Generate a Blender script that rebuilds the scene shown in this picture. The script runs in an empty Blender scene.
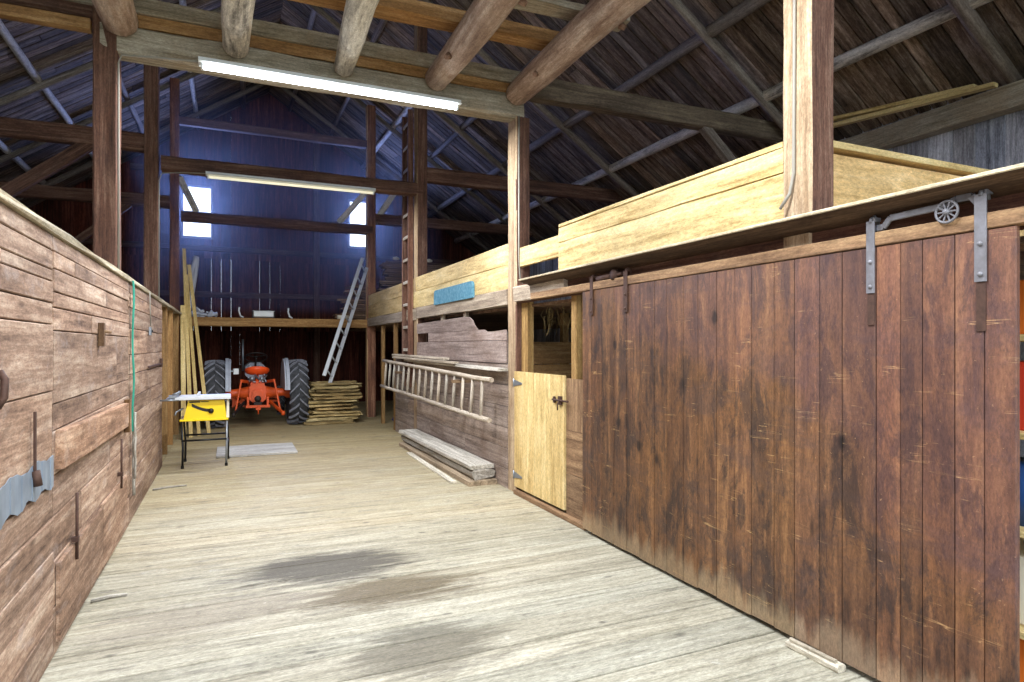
import bpy, math, random
from mathutils import Vector, Matrix, Euler
random.seed(7)
R = random.Random(11)
scene = bpy.context.scene
C = scene.collection
PI = math.pi

# ------------------------------------------------------------------ camera
cam = bpy.data.cameras.new('camera')
camo = bpy.data.objects.new('camera', cam)
C.objects.link(camo)
camo.location = (0, 0, 1.6)
camo.rotation_euler = (PI/2, 0, -math.atan2(282, 632))
cam.sensor_width = 36
cam.lens = 632/1024*36
cam.shift_y = 5/1024
cam.clip_start = .05
scene.camera = camo

# ------------------------------------------------------------------ light
vs = scene.view_settings
vs.view_transform = 'Standard'
vs.look = 'None'
vs.gamma = 1
vs.use_curve_mapping = False
vs.exposure = 0.27
scene.cycles.use_denoising = True
scene.cycles.max_bounces = 7
scene.cycles.diffuse_bounces = 5
scene.cycles.sample_clamp_indirect = 6

w = bpy.data.worlds.new('world')
scene.world = w
w.use_nodes = True
bg = w.node_tree.nodes['Background']
bg.inputs[0].default_value = (.80, .90, 1.0, 1)
bg.inputs[1].default_value = 3.0

def area(name, loc, rot, sx, sy, power, col):
    l = bpy.data.lights.new(name, 'AREA')
    l.shape = 'RECTANGLE'; l.size = sx; l.size_y = sy
    l.energy = power; l.color = col; l.spread = math.radians(95)
    o = bpy.data.objects.new(name, l)
    C.objects.link(o)
    o.location = loc; o.rotation_euler = rot
    return o
# daylight through the two windows of the far gable
area('window_daylight', (-.78, 18.7, 5.1), (-PI/2, 0, 0), .75, 1.3, 140, (.30, .42, 1.0))
area('window_daylight', (3.45, 18.7, 5.1), (-PI/2, 0, 0), .75, 1.3, 140, (.30, .42, 1.0))

# ------------------------------------------------------------------ materials
def hexc(h):
    h = h.lstrip('#')
    out = []
    for i in (0, 2, 4):
        c = int(h[i:i+2], 16)/255
        out.append(c/12.92 if c <= .04045 else ((c+.055)/1.055)**2.4)
    return (*out, 1)

class NT:
    def __init__(s, name):
        s.m = bpy.data.materials.new(name)
        s.m.use_nodes = True
        s.t = s.m.node_tree
        s.b = s.t.nodes['Principled BSDF']
    def n(s, typ, ins=None, **kw):
        nd = s.t.nodes.new(typ)
        for k, v in kw.items(): setattr(nd, k, v)
        for k, v in (ins or {}).items():
            if isinstance(v, bpy.types.NodeSocket): s.t.links.new(v, nd.inputs[k])
            else: nd.inputs[k].default_value = v
        return nd
    def ramp(s, fac, stops, interp='LINEAR'):
        r = s.n('ShaderNodeValToRGB', {0: fac})
        r.color_ramp.interpolation = interp
        e = r.color_ramp.elements
        while len(e) < len(stops): e.new(.5)
        for i, (p, c) in enumerate(stops):
            e[i].position = p
            e[i].color = c if isinstance(c, tuple) else (c, c, c, 1)
        return r.outputs[0]
    def scale(s, vec, sc):
        return s.n('ShaderNodeVectorMath', {0: vec, 1: sc}, operation='MULTIPLY').outputs[0]
    def noise(s, vec, scale=1, detail=4, rough=.6, dist=0):
        return s.n('ShaderNodeTexNoise', {'Vector': vec, 'Scale': scale, 'Detail': detail, 'Roughness': rough, 'Distortion': dist}).outputs[0]
    def math(s, op, a, b=0.0):
        return s.n('ShaderNodeMath', {0: a, 1: b}, operation=op).outputs[0]
    def mix(s, f, a, b, bt='MIX'):
        nd = s.n('ShaderNodeMix', data_type='RGBA', blend_type=bt)
        for idx, v in ((0, f), (6, a), (7, b)):
            if isinstance(v, bpy.types.NodeSocket): s.t.links.new(v, nd.inputs[idx])
            else: nd.inputs[idx].default_value = v
        return nd.outputs[2]
    def attr(s, name):
        return s.n('ShaderNodeAttribute', attribute_name=name)
    def bump(s, h, strength=.3, dist=.01):
        b = s.n('ShaderNodeBump', {'Height': h, 'Strength': strength, 'Distance': dist})
        s.t.links.new(b.outputs[0], s.b.inputs['Normal'])
    def set(s, k, v):
        if isinstance(v, bpy.types.NodeSocket): s.t.links.new(v, s.b.inputs[k])
        else: s.b.inputs[k].default_value = v

def wood(name, dark, mid, light, rough=.75, fine=22, knots=.5, bump=.35, stain=None, stain_amt=.5, stain_scale=.9, contrast=1.0, extra=None, spec=.25):
    s = NT(name)
    gc = s.attr('gc').outputs['Vector']
    warp = s.noise(s.scale(gc, (1.1, 5, 5)), 1, 3)
    g1 = s.noise(s.scale(gc, (1.0, fine, fine)), 1, 5, .62, .6)
    g2 = s.noise(s.scale(gc, (4.5, fine*4, fine*4)), 1, 3, .7)
    g3 = s.noise(s.scale(gc, (9, fine*1.6, fine*1.6)), 1.3, 6, .75, .3)
    g = s.math('ADD', s.math('MULTIPLY', g1, .48), s.math('ADD', s.math('MULTIPLY', g2, .20), s.math('ADD', s.math('MULTIPLY', g3, .22), s.math('MULTIPLY', warp, .20))))
    k = .135/contrast
    col = s.ramp(g, [(max(0, .55-k), hexc(dark)), (.55, hexc(mid)), (min(1, .55+k), hexc(light))])
    if knots:
        v = s.n('ShaderNodeTexVoronoi', {'Vector': s.scale(gc, (1.7, 6.5, 6.5)), 'Scale': 1.0, 'Randomness': 1.0})
        kn = s.ramp(v.outputs['Distance'], [(.04, 1.0), (.13, 0.0)])
        col = s.mix(s.math('MULTIPLY', kn, knots), col, hexc(dark))
    if stain:
        pos = s.n('ShaderNodeNewGeometry').outputs['Position']
        st = s.noise(pos, stain_scale, 5, .65, .3)
        st = s.ramp(st, [(.47, 0.0), (.66, 1.0)])
        col = s.mix(s.math('MULTIPLY', st, stain_amt), col, hexc(stain))
    blot = s.noise(s.scale(gc, (2.2, 7, 7)), 1, 6, .75, .4)
    col = s.mix(s.math('MULTIPLY', s.ramp(blot, [(.54, 0.0), (.68, 1.0)]), .45), col, hexc(dark))
    if extra: col = extra(s, col, gc)
    mic = s.noise(s.scale(gc, (22, 60, 60)), 1.6, 4, .8)
    mic = s.ramp(mic, [(.34, .72), (.66, 1.28)])
    mc = s.n('ShaderNodeCombineColor', {0: mic, 1: mic, 2: mic}).outputs[0]
    col = s.mix(1.0, col, mc, 'MULTIPLY')
    col = s.mix(1.0, col, s.attr('tint').outputs['Color'], 'MULTIPLY')
    s.set('Base Color', col)
    s.set('Roughness', rough)
    s.set('Specular IOR Level', spec)
    s.bump(g, bump, .006)
    return s.m

def plain(name, col, rough=.5, metal=0, spec=.5, noise=0, nscale=30, col2=None, emit=None):
    s = NT(name)
    if noise:
        co = s.n('ShaderNodeTexCoord').outputs['Object']
        nn = s.noise(co, nscale, 4)
        f = s.ramp(nn, [(.5-.2, 0.0), (.5+.2, 1.0)])
        c2 = hexc(col2) if col2 else tuple(x*.5 for x in hexc(col)[:3])+(1,)
        s.set('Base Color', s.mix(1.0, s.mix(s.math('MULTIPLY', f, noise), hexc(col), c2), s.attr('tint').outputs['Color'], 'MULTIPLY'))
        s.bump(nn, .2, .004)
    else:
        s.set('Base Color', s.mix(1.0, hexc(col), s.attr('tint').outputs['Color'], 'MULTIPLY'))
    s.set('Roughness', rough); s.set('Metallic', metal); s.set('Specular IOR Level', spec)
    if emit:
        s.set('Emission Color', (*emit[:3], 1)); s.set('Emission Strength', emit[3])
    return s.m

def door_extra(s, col, gc):
    pos = s.n('ShaderNodeNewGeometry').outputs['Position']
    sep = s.n('ShaderNodeSeparateXYZ', {0: pos})
    z, y = sep.outputs[2], sep.outputs[1]
    # golden varnish patches
    gold = s.noise(s.scale(pos, (1, 1.0, .8)), 1.3, 4, .6, .4)
    col = s.mix(s.math('MULTIPLY', s.ramp(gold, [(.46, 0.0), (.64, 1.0)]), .4), col, hexc('8a5f34'))
    # dark grime patches
    gr = s.noise(s.scale(pos, (1, 3.4, 1.3)), 1.7, 8, .78, .5)
    col = s.mix(s.math('MULTIPLY', s.ramp(gr, [(.485, 0.0), (.58, 1.0)]), .72), col, hexc('2c2422'))
    bnd = s.noise(s.scale(pos, (1, 1.2, 4.0)), 1.1, 7, .75, .6)
    col = s.mix(s.math('MULTIPLY', s.ramp(bnd, [(.50, 0.0), (.62, 1.0)]), .5), col, hexc('4a3a34'))
    pu = s.noise(s.scale(pos, (1, 1.0, .6)), .8, 4, .6, .3)
    reg = s.math('SUBTRACT', s.math('ADD', z, s.math('MULTIPLY', s.math('SUBTRACT', pu, .5), 2.5)), s.math('MULTIPLY', y, .55))
    col = s.mix(s.math('MULTIPLY', s.ramp(s.math('ADD', reg, 1.0), [(.80, 0.0), (1.1, 1.0)]), .25), col, hexc('6e4c4a'))
    # eye-shaped dark knots
    kv = s.n('ShaderNodeTexVoronoi', {'Vector': s.scale(pos, (1, 3.2, 1.9)), 'Scale': 1.0})
    col = s.mix(s.math('MULTIPLY', s.ramp(kv.outputs['Distance'], [(.05, 1.0), (.10, .25), (.2, 0.0)]), .85), col, hexc('1f1613'))
    # worn, paler foot of every plank
    n = s.noise(s.scale(pos, (1, 9, 1.2)), 1, 4, .6)
    edge = s.math('ADD', z, s.math('MULTIPLY', s.math('SUBTRACT', n, .5), -.45))
    worn = s.ramp(edge, [(.10, 1.0), (.21, 0.0)])
    col = s.mix(s.math('MULTIPLY', worn, .7), col, hexc('958063'))
    # pale scratches
    for rot, sc in ((.12, 6.0), (-.35, 5.0), (-.1, 9.0)):
        mp = s.n('ShaderNodeMapping', {'Vector': pos, 'Rotation': (rot, 0, 0), 'Scale': (1, .9, 14)})
        a = s.noise(mp.outputs[0], sc*.35, 2, .5, .2)
        line = s.ramp(a, [(.66, 0.0), (.672, 1.0), (.684, 0.0)])
        mk = s.ramp(s.noise(pos, 4.0, 3), [(.52, 0.0), (.62, 1.0)])
        col = s.mix(s.math('MULTIPLY', s.math('MULTIPLY', line, mk), .55), col, hexc('c9a56f'))
    fl = s.noise(pos, 55, 3, .7)
    mk = s.ramp(s.noise(pos, 2.4, 3), [(.4, 0.0), (.6, 1.0)])
    col = s.mix(s.math('MULTIPLY', s.math('MULTIPLY', s.ramp(fl, [(.67, 0.0), (.72, 1.0)]), mk), .5), col, hexc('b89468'))
    return col

def floor_extra(s, col, gc):
    pos = s.n('ShaderNodeNewGeometry').outputs['Position']
    sep = s.n('ShaderNodeSeparateXYZ', {0: pos})
    y = sep.outputs[1]
    # yellow-brown tone deeper in the barn
    yy = s.math('ADD', y, s.math('MULTIPLY', s.noise(pos, .9, 4), 3.0))
    col = s.mix(s.math('MULTIPLY', s.ramp(s.math('DIVIDE', yy, 14.0), [(.38, 0.0), (.85, 1.0)]), .55), col, hexc('a98f55'))
    # dark soaked stain in mid floor
    def spot(cx, cy, sx, sy, c, amt, lo=.55, hi=1.2):
        nonlocal col
        d = s.n('ShaderNodeVectorMath', {0: pos, 1: (cx, cy, 0)}, operation='SUBTRACT').outputs[0]
        d = s.scale(d, (1/sx, 1/sy, 0))
        ln = s.n('ShaderNodeVectorMath', {0: d}, operation='LENGTH').outputs['Value']
        nn = s.noise(s.scale(pos, (.9, 5.0, 1)), 1.5, 7, .72, .5)
        v = s.math('ADD', ln, s.math('MULTIPLY', s.math('SUBTRACT', nn, .5), 2.6))
        f = s.ramp(v, [(lo, 1.0), (hi, 0.0)])
        col = s.mix(s.math('MULTIPLY', f, amt), col, hexc(c))
    spot(.62, 4.72, .68, .42, '4a443a', .88)
    spot(.95, 4.12, .75, .26, '564a34', .85)
    spot(.95, 3.25, .45, .36, '565043', .7)
    spot(.45, 2.75, .35, .25, '574d38', .6)
    spot(1.3, 6.6, .9, .8, '93876c', .5)
    spot(-.1, 4.2, .8, .3, '7c756a', .5)
    # scattered knots and dings
    v = s.n('ShaderNodeTexVoronoi', {'Vector': s.scale(pos, (2.2, 4.5, 1)), 'Scale': 1.0})
    col = s.mix(s.math('MULTIPLY', s.ramp(v.outputs['Distance'], [(.05, 1.0), (.10, 0.0)]), .65), col, hexc('4b463f'))
    dk = s.noise(s.scale(pos, (1.6, 9, 1)), 1.6, 6, .7, .5)
    col = s.mix(s.math('MULTIPLY', s.ramp(dk, [(.54, 0.0), (.68, 1.0)]), .65), col, hexc('6a655a'))
    sc = s.noise(s.scale(pos, (3.2, 12, 1)), 2.2, 7, .8, .8)
    col = s.mix(s.math('MULTIPLY', s.ramp(sc, [(.58, 0.0), (.66, 1.0)]), .55), col, hexc('514c44'))
    sc = s.noise(s.scale(pos, (2.6, 8, 1)), 1.9, 7, .8, 1.2)
    col = s.mix(s.math('MULTIPLY', s.ramp(sc, [(.60, 0.0), (.70, 1.0)]), .45), col, hexc('c6c4bd'))
    return col

def leftwall_extra(s, col, gc):
    pos = s.n('ShaderNodeNewGeometry').outputs['Position']
    st = s.noise(s.scale(pos, (1, .9, 2.2)), 1.5, 6, .7, .7)
    col = s.mix(s.math('MULTIPLY', s.ramp(st, [(.5, 0.0), (.68, 1.0)]), .55), col, hexc('5c4639'))
    st = s.noise(s.scale(pos, (1, 1.3, 2.2)), 2.3, 6, .7, .7)
    col = s.mix(s.math('MULTIPLY', s.ramp(st, [(.55, 0.0), (.68, 1.0)]), .5), col, hexc('a3958e'))
    return col

W_floor = wood('floor_boards', '6c6756', '9c9786', 'b3af9f', .72, 20, .25, .35, None, extra=floor_extra, spec=.3)
W_left = wood('weathered_wall', '543f32', '967a66', 'c6b09b', .8, 15, .8, .55, None, extra=leftwall_extra)
W_roof = wood('roof_boards', '2e2722', '726153', 'b09f8f', .9, 13, .4, .5, '8d8480', .4, .7, 1.1)
W_beam = wood('old_beam', '3a2a24', '68493c', '8f7362', .8, 24, .5, .6, '433431', .5, 1.3)
W_tie = wood('grey_beam', '69614f', '9a9080', 'c0b7a4', .8, 24, .4, .6, '8a7152', .45, 1.6)
W_log = wood('peeled_log', '6f564a', 'b39a8a', 'd8c8bc', .7, 14, .5, .5, '7d6153', .5, 2.2)
W_purlin = wood('purlin_pole', '4c433d', '82776e', 'a89f96', .8, 18, .4, .5)
W_bark = wood('pale_pole', '77716a', 'd3ccc0', 'f2eee6', .75, 9, .5, .5, None, contrast=1.3)  # pale wood, brightened to stand for light on the purlins' undersides
W_pale = wood('new_pine', '967a45', 'd2b981', 'e6d5a6', .65, 14, .7, .25, 'ae9a6e', .5, 1.8)
W_orange = wood('orange_pine', '6e4c2c', '9d7549', 'c29c6e', .7, 16, .6, .3)
W_door = wood('sliding_door_wood', '281b15', '64452f', '926a45', .55, 15, .75, .35, None, extra=door_extra, spec=.4, contrast=.9)
W_half = wood('half_door_pine', '9c7f49', 'd0b57c', 'e6d3a0', .6, 12, .5, .25)
W_grey = wood('grey_panel', '5d5048', '8c7d73', 'aea096', .8, 22, .5, .5, '6a5547', .5, 1.5)
W_grey2 = wood('header_beam', '6e6052', '9b8b79', 'bfb09a', .8, 22, .4, .6)
W_rail = wood('rail_wood', '55402f', '856a50', 'ab8f6d', .75, 20, .3, .4)
W_back = wood('far_wall_boards', '20100d', '54291f', '824a3a', .9, 20, .3, .4)
W_plank = wood('weathered_plank', '6d675c', 'a8a297', 'd0cbc0', .8, 24, .3, .4)
W_slab = wood('bark_slab', '4a3c26', 'a18a5c', 'dcc694', .85, 18, .4, .6, '5b4a30', .5, 4)
W_dstack = wood('stored_boards', '4b382b', '7d6350', 'a98e76', .85, 22, .3, .5)
W_ladder = wood('ladder_wood', '75695b', 'a69b8c', 'cdc4b6', .8, 20, .3, .5)
W_stud = wood('stud_wood', '6b5132', '94744a', 'b89a6c', .75, 18, .5, .4)
W_lit_face = wood('post_lit_face', '6f5740', 'a48c70', 'c7b295', .75, 20, .5, .5, '8a6f52', .5, 2)
W_hood = wood('hood_underside', '2a1f18', '4a382b', '6a5542', .8, 20, .3, .4)
W_side = wood('side_beam', '40362d', '6f6153', '95866f', .8, 22, .4, .6, '4d4238', .5, 1.5)
W_out = wood('outer_wall_boards', '606068', 'a6a7b2', 'd4d5de', .85, 18, .4, .4)
W_blue = plain('blue_green_paint', '2f6f86', .6, 0, .4, .8, 26, '79a6b8')

M_iron = plain('iron', '86868d', .55, .45, .5, .5, 20, '4a4540')
M_darkiron = plain('rusty_iron', '5a4238', .7, .4, .4, .6, 30, '2e221d')
M_galv = plain('galvanised_metal', '9aa0a8', .4, .7, .5, .4, 12, '6d737b')
M_sheet = plain('galvanised_sheet', '8e99a6', .55, .3, .5, .7, 6, '66707c')
M_alu = plain('aluminium', 'd2d5da', .42, .25, .5)
M_tube = plain('fluorescent_tube_lit', 'ffffff', .4, emit=(.86, .93, 1.0, 16))
M_tube_dim = plain('fluorescent_tube_dim', 'f3ecd0', .4, emit=(1.0, .93, .68, .55))
M_white = plain('white_enamel', 'dfe3e4', .4)
M_cable = plain('grey_cable', '8e897e', .5)
M_tire = plain('tyre_rubber', '2c2d30', .8, 0, .3, .7, 14, '55565a')
M_orange = plain('orange_paint', 'e85a1c', .45, 0, .5, .45, 7, 'a2421a')
M_orange2 = plain('orange_seat_paint', 'f4561c', .4)
M_fender = plain('pale_fender_paint', 'aab0bd', .5, 0, .5, .4, 9, '7d828c')
M_black = plain('black_metal', '17171a', .4, .3)
M_darkgrey = plain('dark_grease_metal', '2b2523', .6, .3)
M_yellow = plain('yellow_plastic', 'f2cf0c', .45)
M_green = plain('green_strap', '1f8a74', .6)
M_tarp = plain('blue_tarpaulin', '1c2f8f', .5)
M_red = plain('red_box', 'c63a22', .6)
M_or = plain('orange_card', 'e2762a', .6)
M_cream = plain('cream_card', 'e3dcc6', .6)
M_bluebox = plain('blue_tin', '2c4f86', .4)
M_greenbox = plain('green_tin', '6f8f5e', .5)
M_hose = plain('ribbed_hose', 'b4b8c4', .5)
g = NT('window_glass')
g.set('Base Color', (.9, .95, 1, 1)); g.set('Roughness', .05); g.set('Alpha', .12)
M_glass = g.m
M_ground = plain('outside_ground', '7c8466', .9)

# ------------------------------------------------------------------ mesh builder
def tint(lo=.85, hi=1.1, hue=.04, r=R):
    v = r.uniform(lo, hi)
    h = r.uniform(-hue, hue)
    return (v*(1+h), v, v*(1-h), 1)

class MB:
    def __init__(s):
        s.v = []; s.f = []; s.gc = []; s.t = []; s.sm = []
    def add(s, verts, faces, gcs=None, t=(1, 1, 1, 1), smooth=False):
        b = len(s.v)
        off = (R.uniform(0, 50), R.uniform(0, 50), R.uniform(0, 50))
        for i, p in enumerate(verts):
            s.v.append(tuple(p))
            g_ = gcs[i] if gcs else p
            s.gc.append((g_[0]+off[0], g_[1]+off[1], g_[2]+off[2]))
            s.t.append(t)
        for f in faces:
            s.f.append([b+i for i in f]); s.sm.append(smooth)
        return s
    def beam(s, p0, p1, w, h, up=(0, 0, 1), ch=None, seg=1, wob=0, t=(1, 1, 1, 1), taper=1.0, ragged=0):
        """board or hewn timber from p0 to p1; w across, h along 'up'"""
        p0, p1 = Vector(p0), Vector(p1)
        d = (p1-p0); L = d.length; d.normalize()
        upv = Vector(up); side = d.cross(upv)
        if side.length < 1e-4:
            upv = Vector((0, 1, 0)); side = d.cross(upv)
        side.normalize(); upv = side.cross(d).normalized()
        if ch is None: ch = min(w, h)*.08
        ch = min(ch, w*.45, h*.45)
        prof = [(-w/2+ch, -h/2), (w/2-ch, -h/2), (w/2, -h/2+ch), (w/2, h/2-ch), (w/2-ch, h/2), (-w/2+ch, h/2), (-w/2, h/2-ch), (-w/2, -h/2+ch)]
        vs_, gs = [], []
        for i in range(seg+1):
            a = i/seg
            k = 1+(taper-1)*a
            for (x, z) in prof:
                jx = R.uniform(-wob, wob); jz = R.uniform(-wob, wob)
                e = R.uniform(-ragged, ragged) if i in (0, seg) else 0
                q = p0+d*(L*a+e)+side*(x*k+jx)+upv*(z*k+jz)
                vs_.append(q); gs.append((L*a, x, z))
        fs = []
        for i in range(seg):
            for j in range(8):
                a0 = i*8+j; a1 = i*8+(j+1) % 8
                fs.append([a0, a1, a1+8, a0+8])
        fs.append(list(range(7, -1, -1))); n = seg*8
        fs.append([n+j for j in range(8)])
        return s.add(vs_, fs, gs, t)
    def box(s, lo, hi, t=(1, 1, 1, 1), ch=None, **kw):
        """axis aligned board; grain along its longest side"""
        lo, hi = Vector(lo), Vector(hi)
        c = (lo+hi)/2; d = hi-lo
        ax = max(range(3), key=lambda i: d[i])
        p0 = c.copy(); p1 = c.copy(); p0[ax] = lo[ax]; p1[ax] = hi[ax]
        if ax == 2: return s.beam(p0, p1, d[0], d[1], up=(0, 1, 0), ch=ch, t=t, **kw)
        if ax == 0: return s.beam(p0, p1, d[1], d[2], ch=ch, t=t, **kw)
        return s.beam(p0, p1, d[0], d[2], ch=ch, t=t, **kw)
    def tube(s, pts, rad, n=10, t=(1, 1, 1, 1), wob=0, cap=True):
        pts = [Vector(p) for p in pts]
        if not isinstance(rad, (list, tuple)): rad = [rad]*len(pts)
        vs_, gs = [], []
        L = 0
        ref = None
        for i, p in enumerate(pts):
            if i == 0: d = pts[1]-p
            elif i == len(pts)-1: d = p-pts[i-1]
            else: d = (pts[i+1]-pts[i-1])
            d.normalize()
            if i: L += (p-pts[i-1]).length
            if ref is None:
                ref = Vector((0, 0, 1)) if abs(d.z) < .9 else Vector((1, 0, 0))
            a = (ref-d*ref.dot(d)).normalized(); ref = a
            b = d.cross(a)
            for j in range(n):
                th = 2*PI*j/n
                r_ = rad[i]+R.uniform(-wob, wob)
                vs_.append(p+a*(math.cos(th)*r_)+b*(math.sin(th)*r_))
                gs.append((L, math.cos(th)*rad[i], math.sin(th)*rad[i]))
        fs = []
        for i in range(len(pts)-1):
            for j in range(n):
                a0 = i*n+j; a1 = i*n+(j+1) % n
                fs.append([a0, a1, a1+n, a0+n])
        s.add(vs_, fs, gs, t, True)
        if cap:
            b = len(s.v)-len(vs_)
            s.f.append([b+j for j in range(n-1, -1, -1)]); s.sm.append(False)
            m = b+(len(pts)-1)*n
            s.f.append([m+j for j in range(n)]); s.sm.append(False)
        return s
    def prism(s, outline, vec, t=(1, 1, 1, 1)):
        o = [Vector(p) for p in outline]; v = Vector(vec); n = len(o)
        vs_ = o+[p+v for p in o]
        fs = [list(range(n-1, -1, -1)), [n+i for i in range(n)]]
        for i in range(n):
            j = (i+1) % n
            fs.append([i, j, j+n, i+n])
        return s.add(vs_, fs, None, t)
    def lathe(s, prof, c, axis='x', n=32, t=(1, 1, 1, 1), a0=0, a1=2*PI):
        """prof: (along axis, radius)"""
        vs_ = []; m = len(prof); full = abs(a1-a0-2*PI) < 1e-4
        cnt = n if full else n+1
        for i in range(cnt):
            th = a0+(a1-a0)*i/n
            for (x, r_) in prof:
                cs, sn = math.cos(th)*r_, math.sin(th)*r_
                p = {'x': (x, cs, sn), 'y': (cs, x, sn), 'z': (cs, sn, x)}[axis]
                vs_.append((c[0]+p[0], c[1]+p[1], c[2]+p[2]))
        fs = []
        for i in range(n):
            ii = (i+1) % cnt
            for j in range(m-1):
                fs.append([i*m+j, i*m+j+1, ii*m+j+1, ii*m+j])
        return s.add(vs_, fs, None, t, True)
    def build(s, name, mat, parent=None, label=None, origin=None):
        me = bpy.data.meshes.new(name)
        o_ = Vector(origin) if origin is not None else Vector((0, 0, 0))
        if parent is not None and origin is None:
            o_ = Vector((0, 0, 0))
        me.from_pydata([tuple(Vector(p)-o_) for p in s.v], [], s.f)
        a = me.attributes.new('gc', 'FLOAT_VECTOR', 'POINT')
        a.data.foreach_set('vector', [x for g_ in s.gc for x in g_])
        a = me.attributes.new('tint', 'FLOAT_COLOR', 'POINT')
        a.data.foreach_set('color', [x for c_ in s.t for x in c_])
        me.polygons.foreach_set('use_smooth', s.sm)
        me.materials.append(mat)
        me.update()
        import bmesh
        bm = bmesh.new(); bm.from_mesh(me)
        bmesh.ops.recalc_face_normals(bm, faces=bm.faces)
        bm.to_mesh(me); bm.free()
        o = bpy.data.objects.new(name, me)
        C.objects.link(o)
        o.location = o_
        if parent is not None: o.parent = parent
        if label: o['label'] = label
        return o

def tag(o, label, cat, group=None, kind=None):
    o['label'] = label; o['category'] = cat
    if group: o['group'] = group
    if kind: o['kind'] = kind
    return o
def struct(name, mb, mat, parent=None):
    o = mb.build(name, mat, parent)
    if parent is None: o['kind'] = 'structure'
    return o
def thing(name, label, cat, loc=(0, 0, 0), group=None):
    o = bpy.data.objects.new(name, None); C.objects.link(o)
    o.location = loc
    return tag(o, label, cat, group)
def local(mb, root):
    """meshes are written in world coordinates; shift into the parent's frame"""
    l = root.location
    mb.v = [(p[0]-l[0], p[1]-l[1], p[2]-l[2]) for p in mb.v]
    return mb
def part(name, mb, mat, root, label=None, sub=None):
    """mb in world coordinates, root an unrotated Empty; sub = part to hang under"""
    local(mb, root)
    return mb.build(name, mat, sub if sub else root, label)
def solo(name, mb, mat, label, cat, group=None, kind=None):
    xs = [p[0] for p in mb.v]; ys = [p[1] for p in mb.v]; zs = [p[2] for p in mb.v]
    o = mb.build(name, mat, origin=((min(xs)+max(xs))/2, (min(ys)+max(ys))/2, min(zs)))
    return tag(o, label, cat, group, kind)

# ------------------------------------------------------------------ setting
XR = 2.84            # aisle face of the right-hand post row
XL = -.83            # aisle face of the left wall
BY = [2.44, 6.26, 10.24, 14.3]   # front faces of the bents
YB = 18.4            # far gable wall
RX, RZ = .97, 8.49   # ridge
SL = .6745
def roofz(x): return RZ-SL*abs(x-RX)
YF = -3.0

# floor: planks running across the barn
m = MB(); y = YF
while y < YB+.2:
    wd = R.uniform(.19, .34)
    xa = -5.3
    while xa < 7.3:
        L = R.uniform(3.8, 6.5) if xa > -5 else 4.45
        xb = min(7.35, xa+L)
        m.beam((xa+.003, y+wd/2, -.02+R.uniform(-.002, .002)), (xb-.003, y+wd/2, -.02+R.uniform(-.002, .002)), wd-.007, .04, ch=.004, t=tint(.9, 1.08, .02))
        xa = xb
    y += wd
struct('floor', m, W_floor)
m = MB(); m.box((-40, -40, -.35), (45, 60, -.3)); struct('ground', m, M_ground)

# roof sheathing: boards running up the slope, battens of two courses
m = MB()
for side in (-1, 1):
    xe = RX+side*6.45
    y = YF
    while y < YB+.3:
        wd = R.uniform(.14, .26)
        cut = R.uniform(2.2, 4.2)
        for (a, b) in ((0, cut), (cut, 6.45)):
            A = Vector((RX+side*a, y+wd/2, roofz(RX+side*a)+R.uniform(0, .012)))
            B = Vector((RX+side*(b-.01), y+wd/2, roofz(RX+side*b)+R.uniform(0, .012)))
            m.beam(A, B, wd-.02, .03, ch=.003, t=tint(.5, 1.45, .07))
        y += wd
o = struct('ceiling', m, W_roof)
m = MB()
for side in (-1, 1):
    A = Vector((RX, YF-.1, RZ+.06)); B = Vector((RX+side*6.6, YF-.1, RZ+.06-SL*6.6))
    m.prism([A, B, B+Vector((0, 0, .04)), A+Vector((0, 0, .04))], (0, YB-YF+.5, 0))
struct('ceiling_covering', m, W_roof).name = 'ceiling_outer'

# purlins
PUR_R = [6.3, 5.35, 4.4, 3.48, 2.5, 1.5]
PUR_L = [-4.6, -3.77, -2.82, -1.85, -.74, .3]
names_r = ['lowest', 'second lowest', 'third', 'fourth', 'fifth', 'highest']
for side, lst in ((1, PUR_R), (-1, PUR_L)):
    for i, x in enumerate(lst):
        m = MB(); z = roofz(x)-(.085 if side > 0 and i < 2 else .062)
        ys = [YF+.1+(YB-YF-.2)*k/10 for k in range(11)]
        m.tube([(x+R.uniform(-.03, .03), yy, z+R.uniform(-.012, .0)) for yy in ys], [(.076 if side > 0 and i < 2 else .058)+R.uniform(-.008, .008) for _ in ys], 8, t=tint(.85, 1.25))
        m2 = m
        solo('purlin', m2, W_bark if (side, i) in ((1, 0), (-1, 1), (-1, 2), (-1, 4), (1, 3)) else W_purlin,
             '%s pole purlin up the %s roof slope, running the barn\'s length' % (names_r[i], 'right' if side > 0 else 'left'), 'purlin', 'roof purlin poles')
# rafters
for i, yy in enumerate([.3, 3.68, 6.1, 9.72, 12.4, 14.6, 17.0]):
    for side in (-1, 1):
        m = MB()
        n = 8
        pts = []
        for k in range(n+1):
            a = .09+6.1*k/n
            x = RX+side*a
            pts.append((x, yy+R.uniform(-.02, .02), roofz(x)-.16+R.uniform(-.01, .01)))
        m.tube(pts, [.065+R.uniform(-.006, .006) for _ in pts], 8, t=tint(.8, 1.1))
        w_ = ['nearest, above the camera', 'just past the nearest right post', 'above the long lit tube light', 'above the nearer bare cross beam', 'between the two farther cross beams', 'above the farther cross beam', 'close to the far gable'][i]
        solo('rafter', m, W_purlin, 'round pole rafter on the %s slope, %s' % ('right' if side > 0 else 'left', w_), 'rafter', 'round pole rafters')

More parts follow.
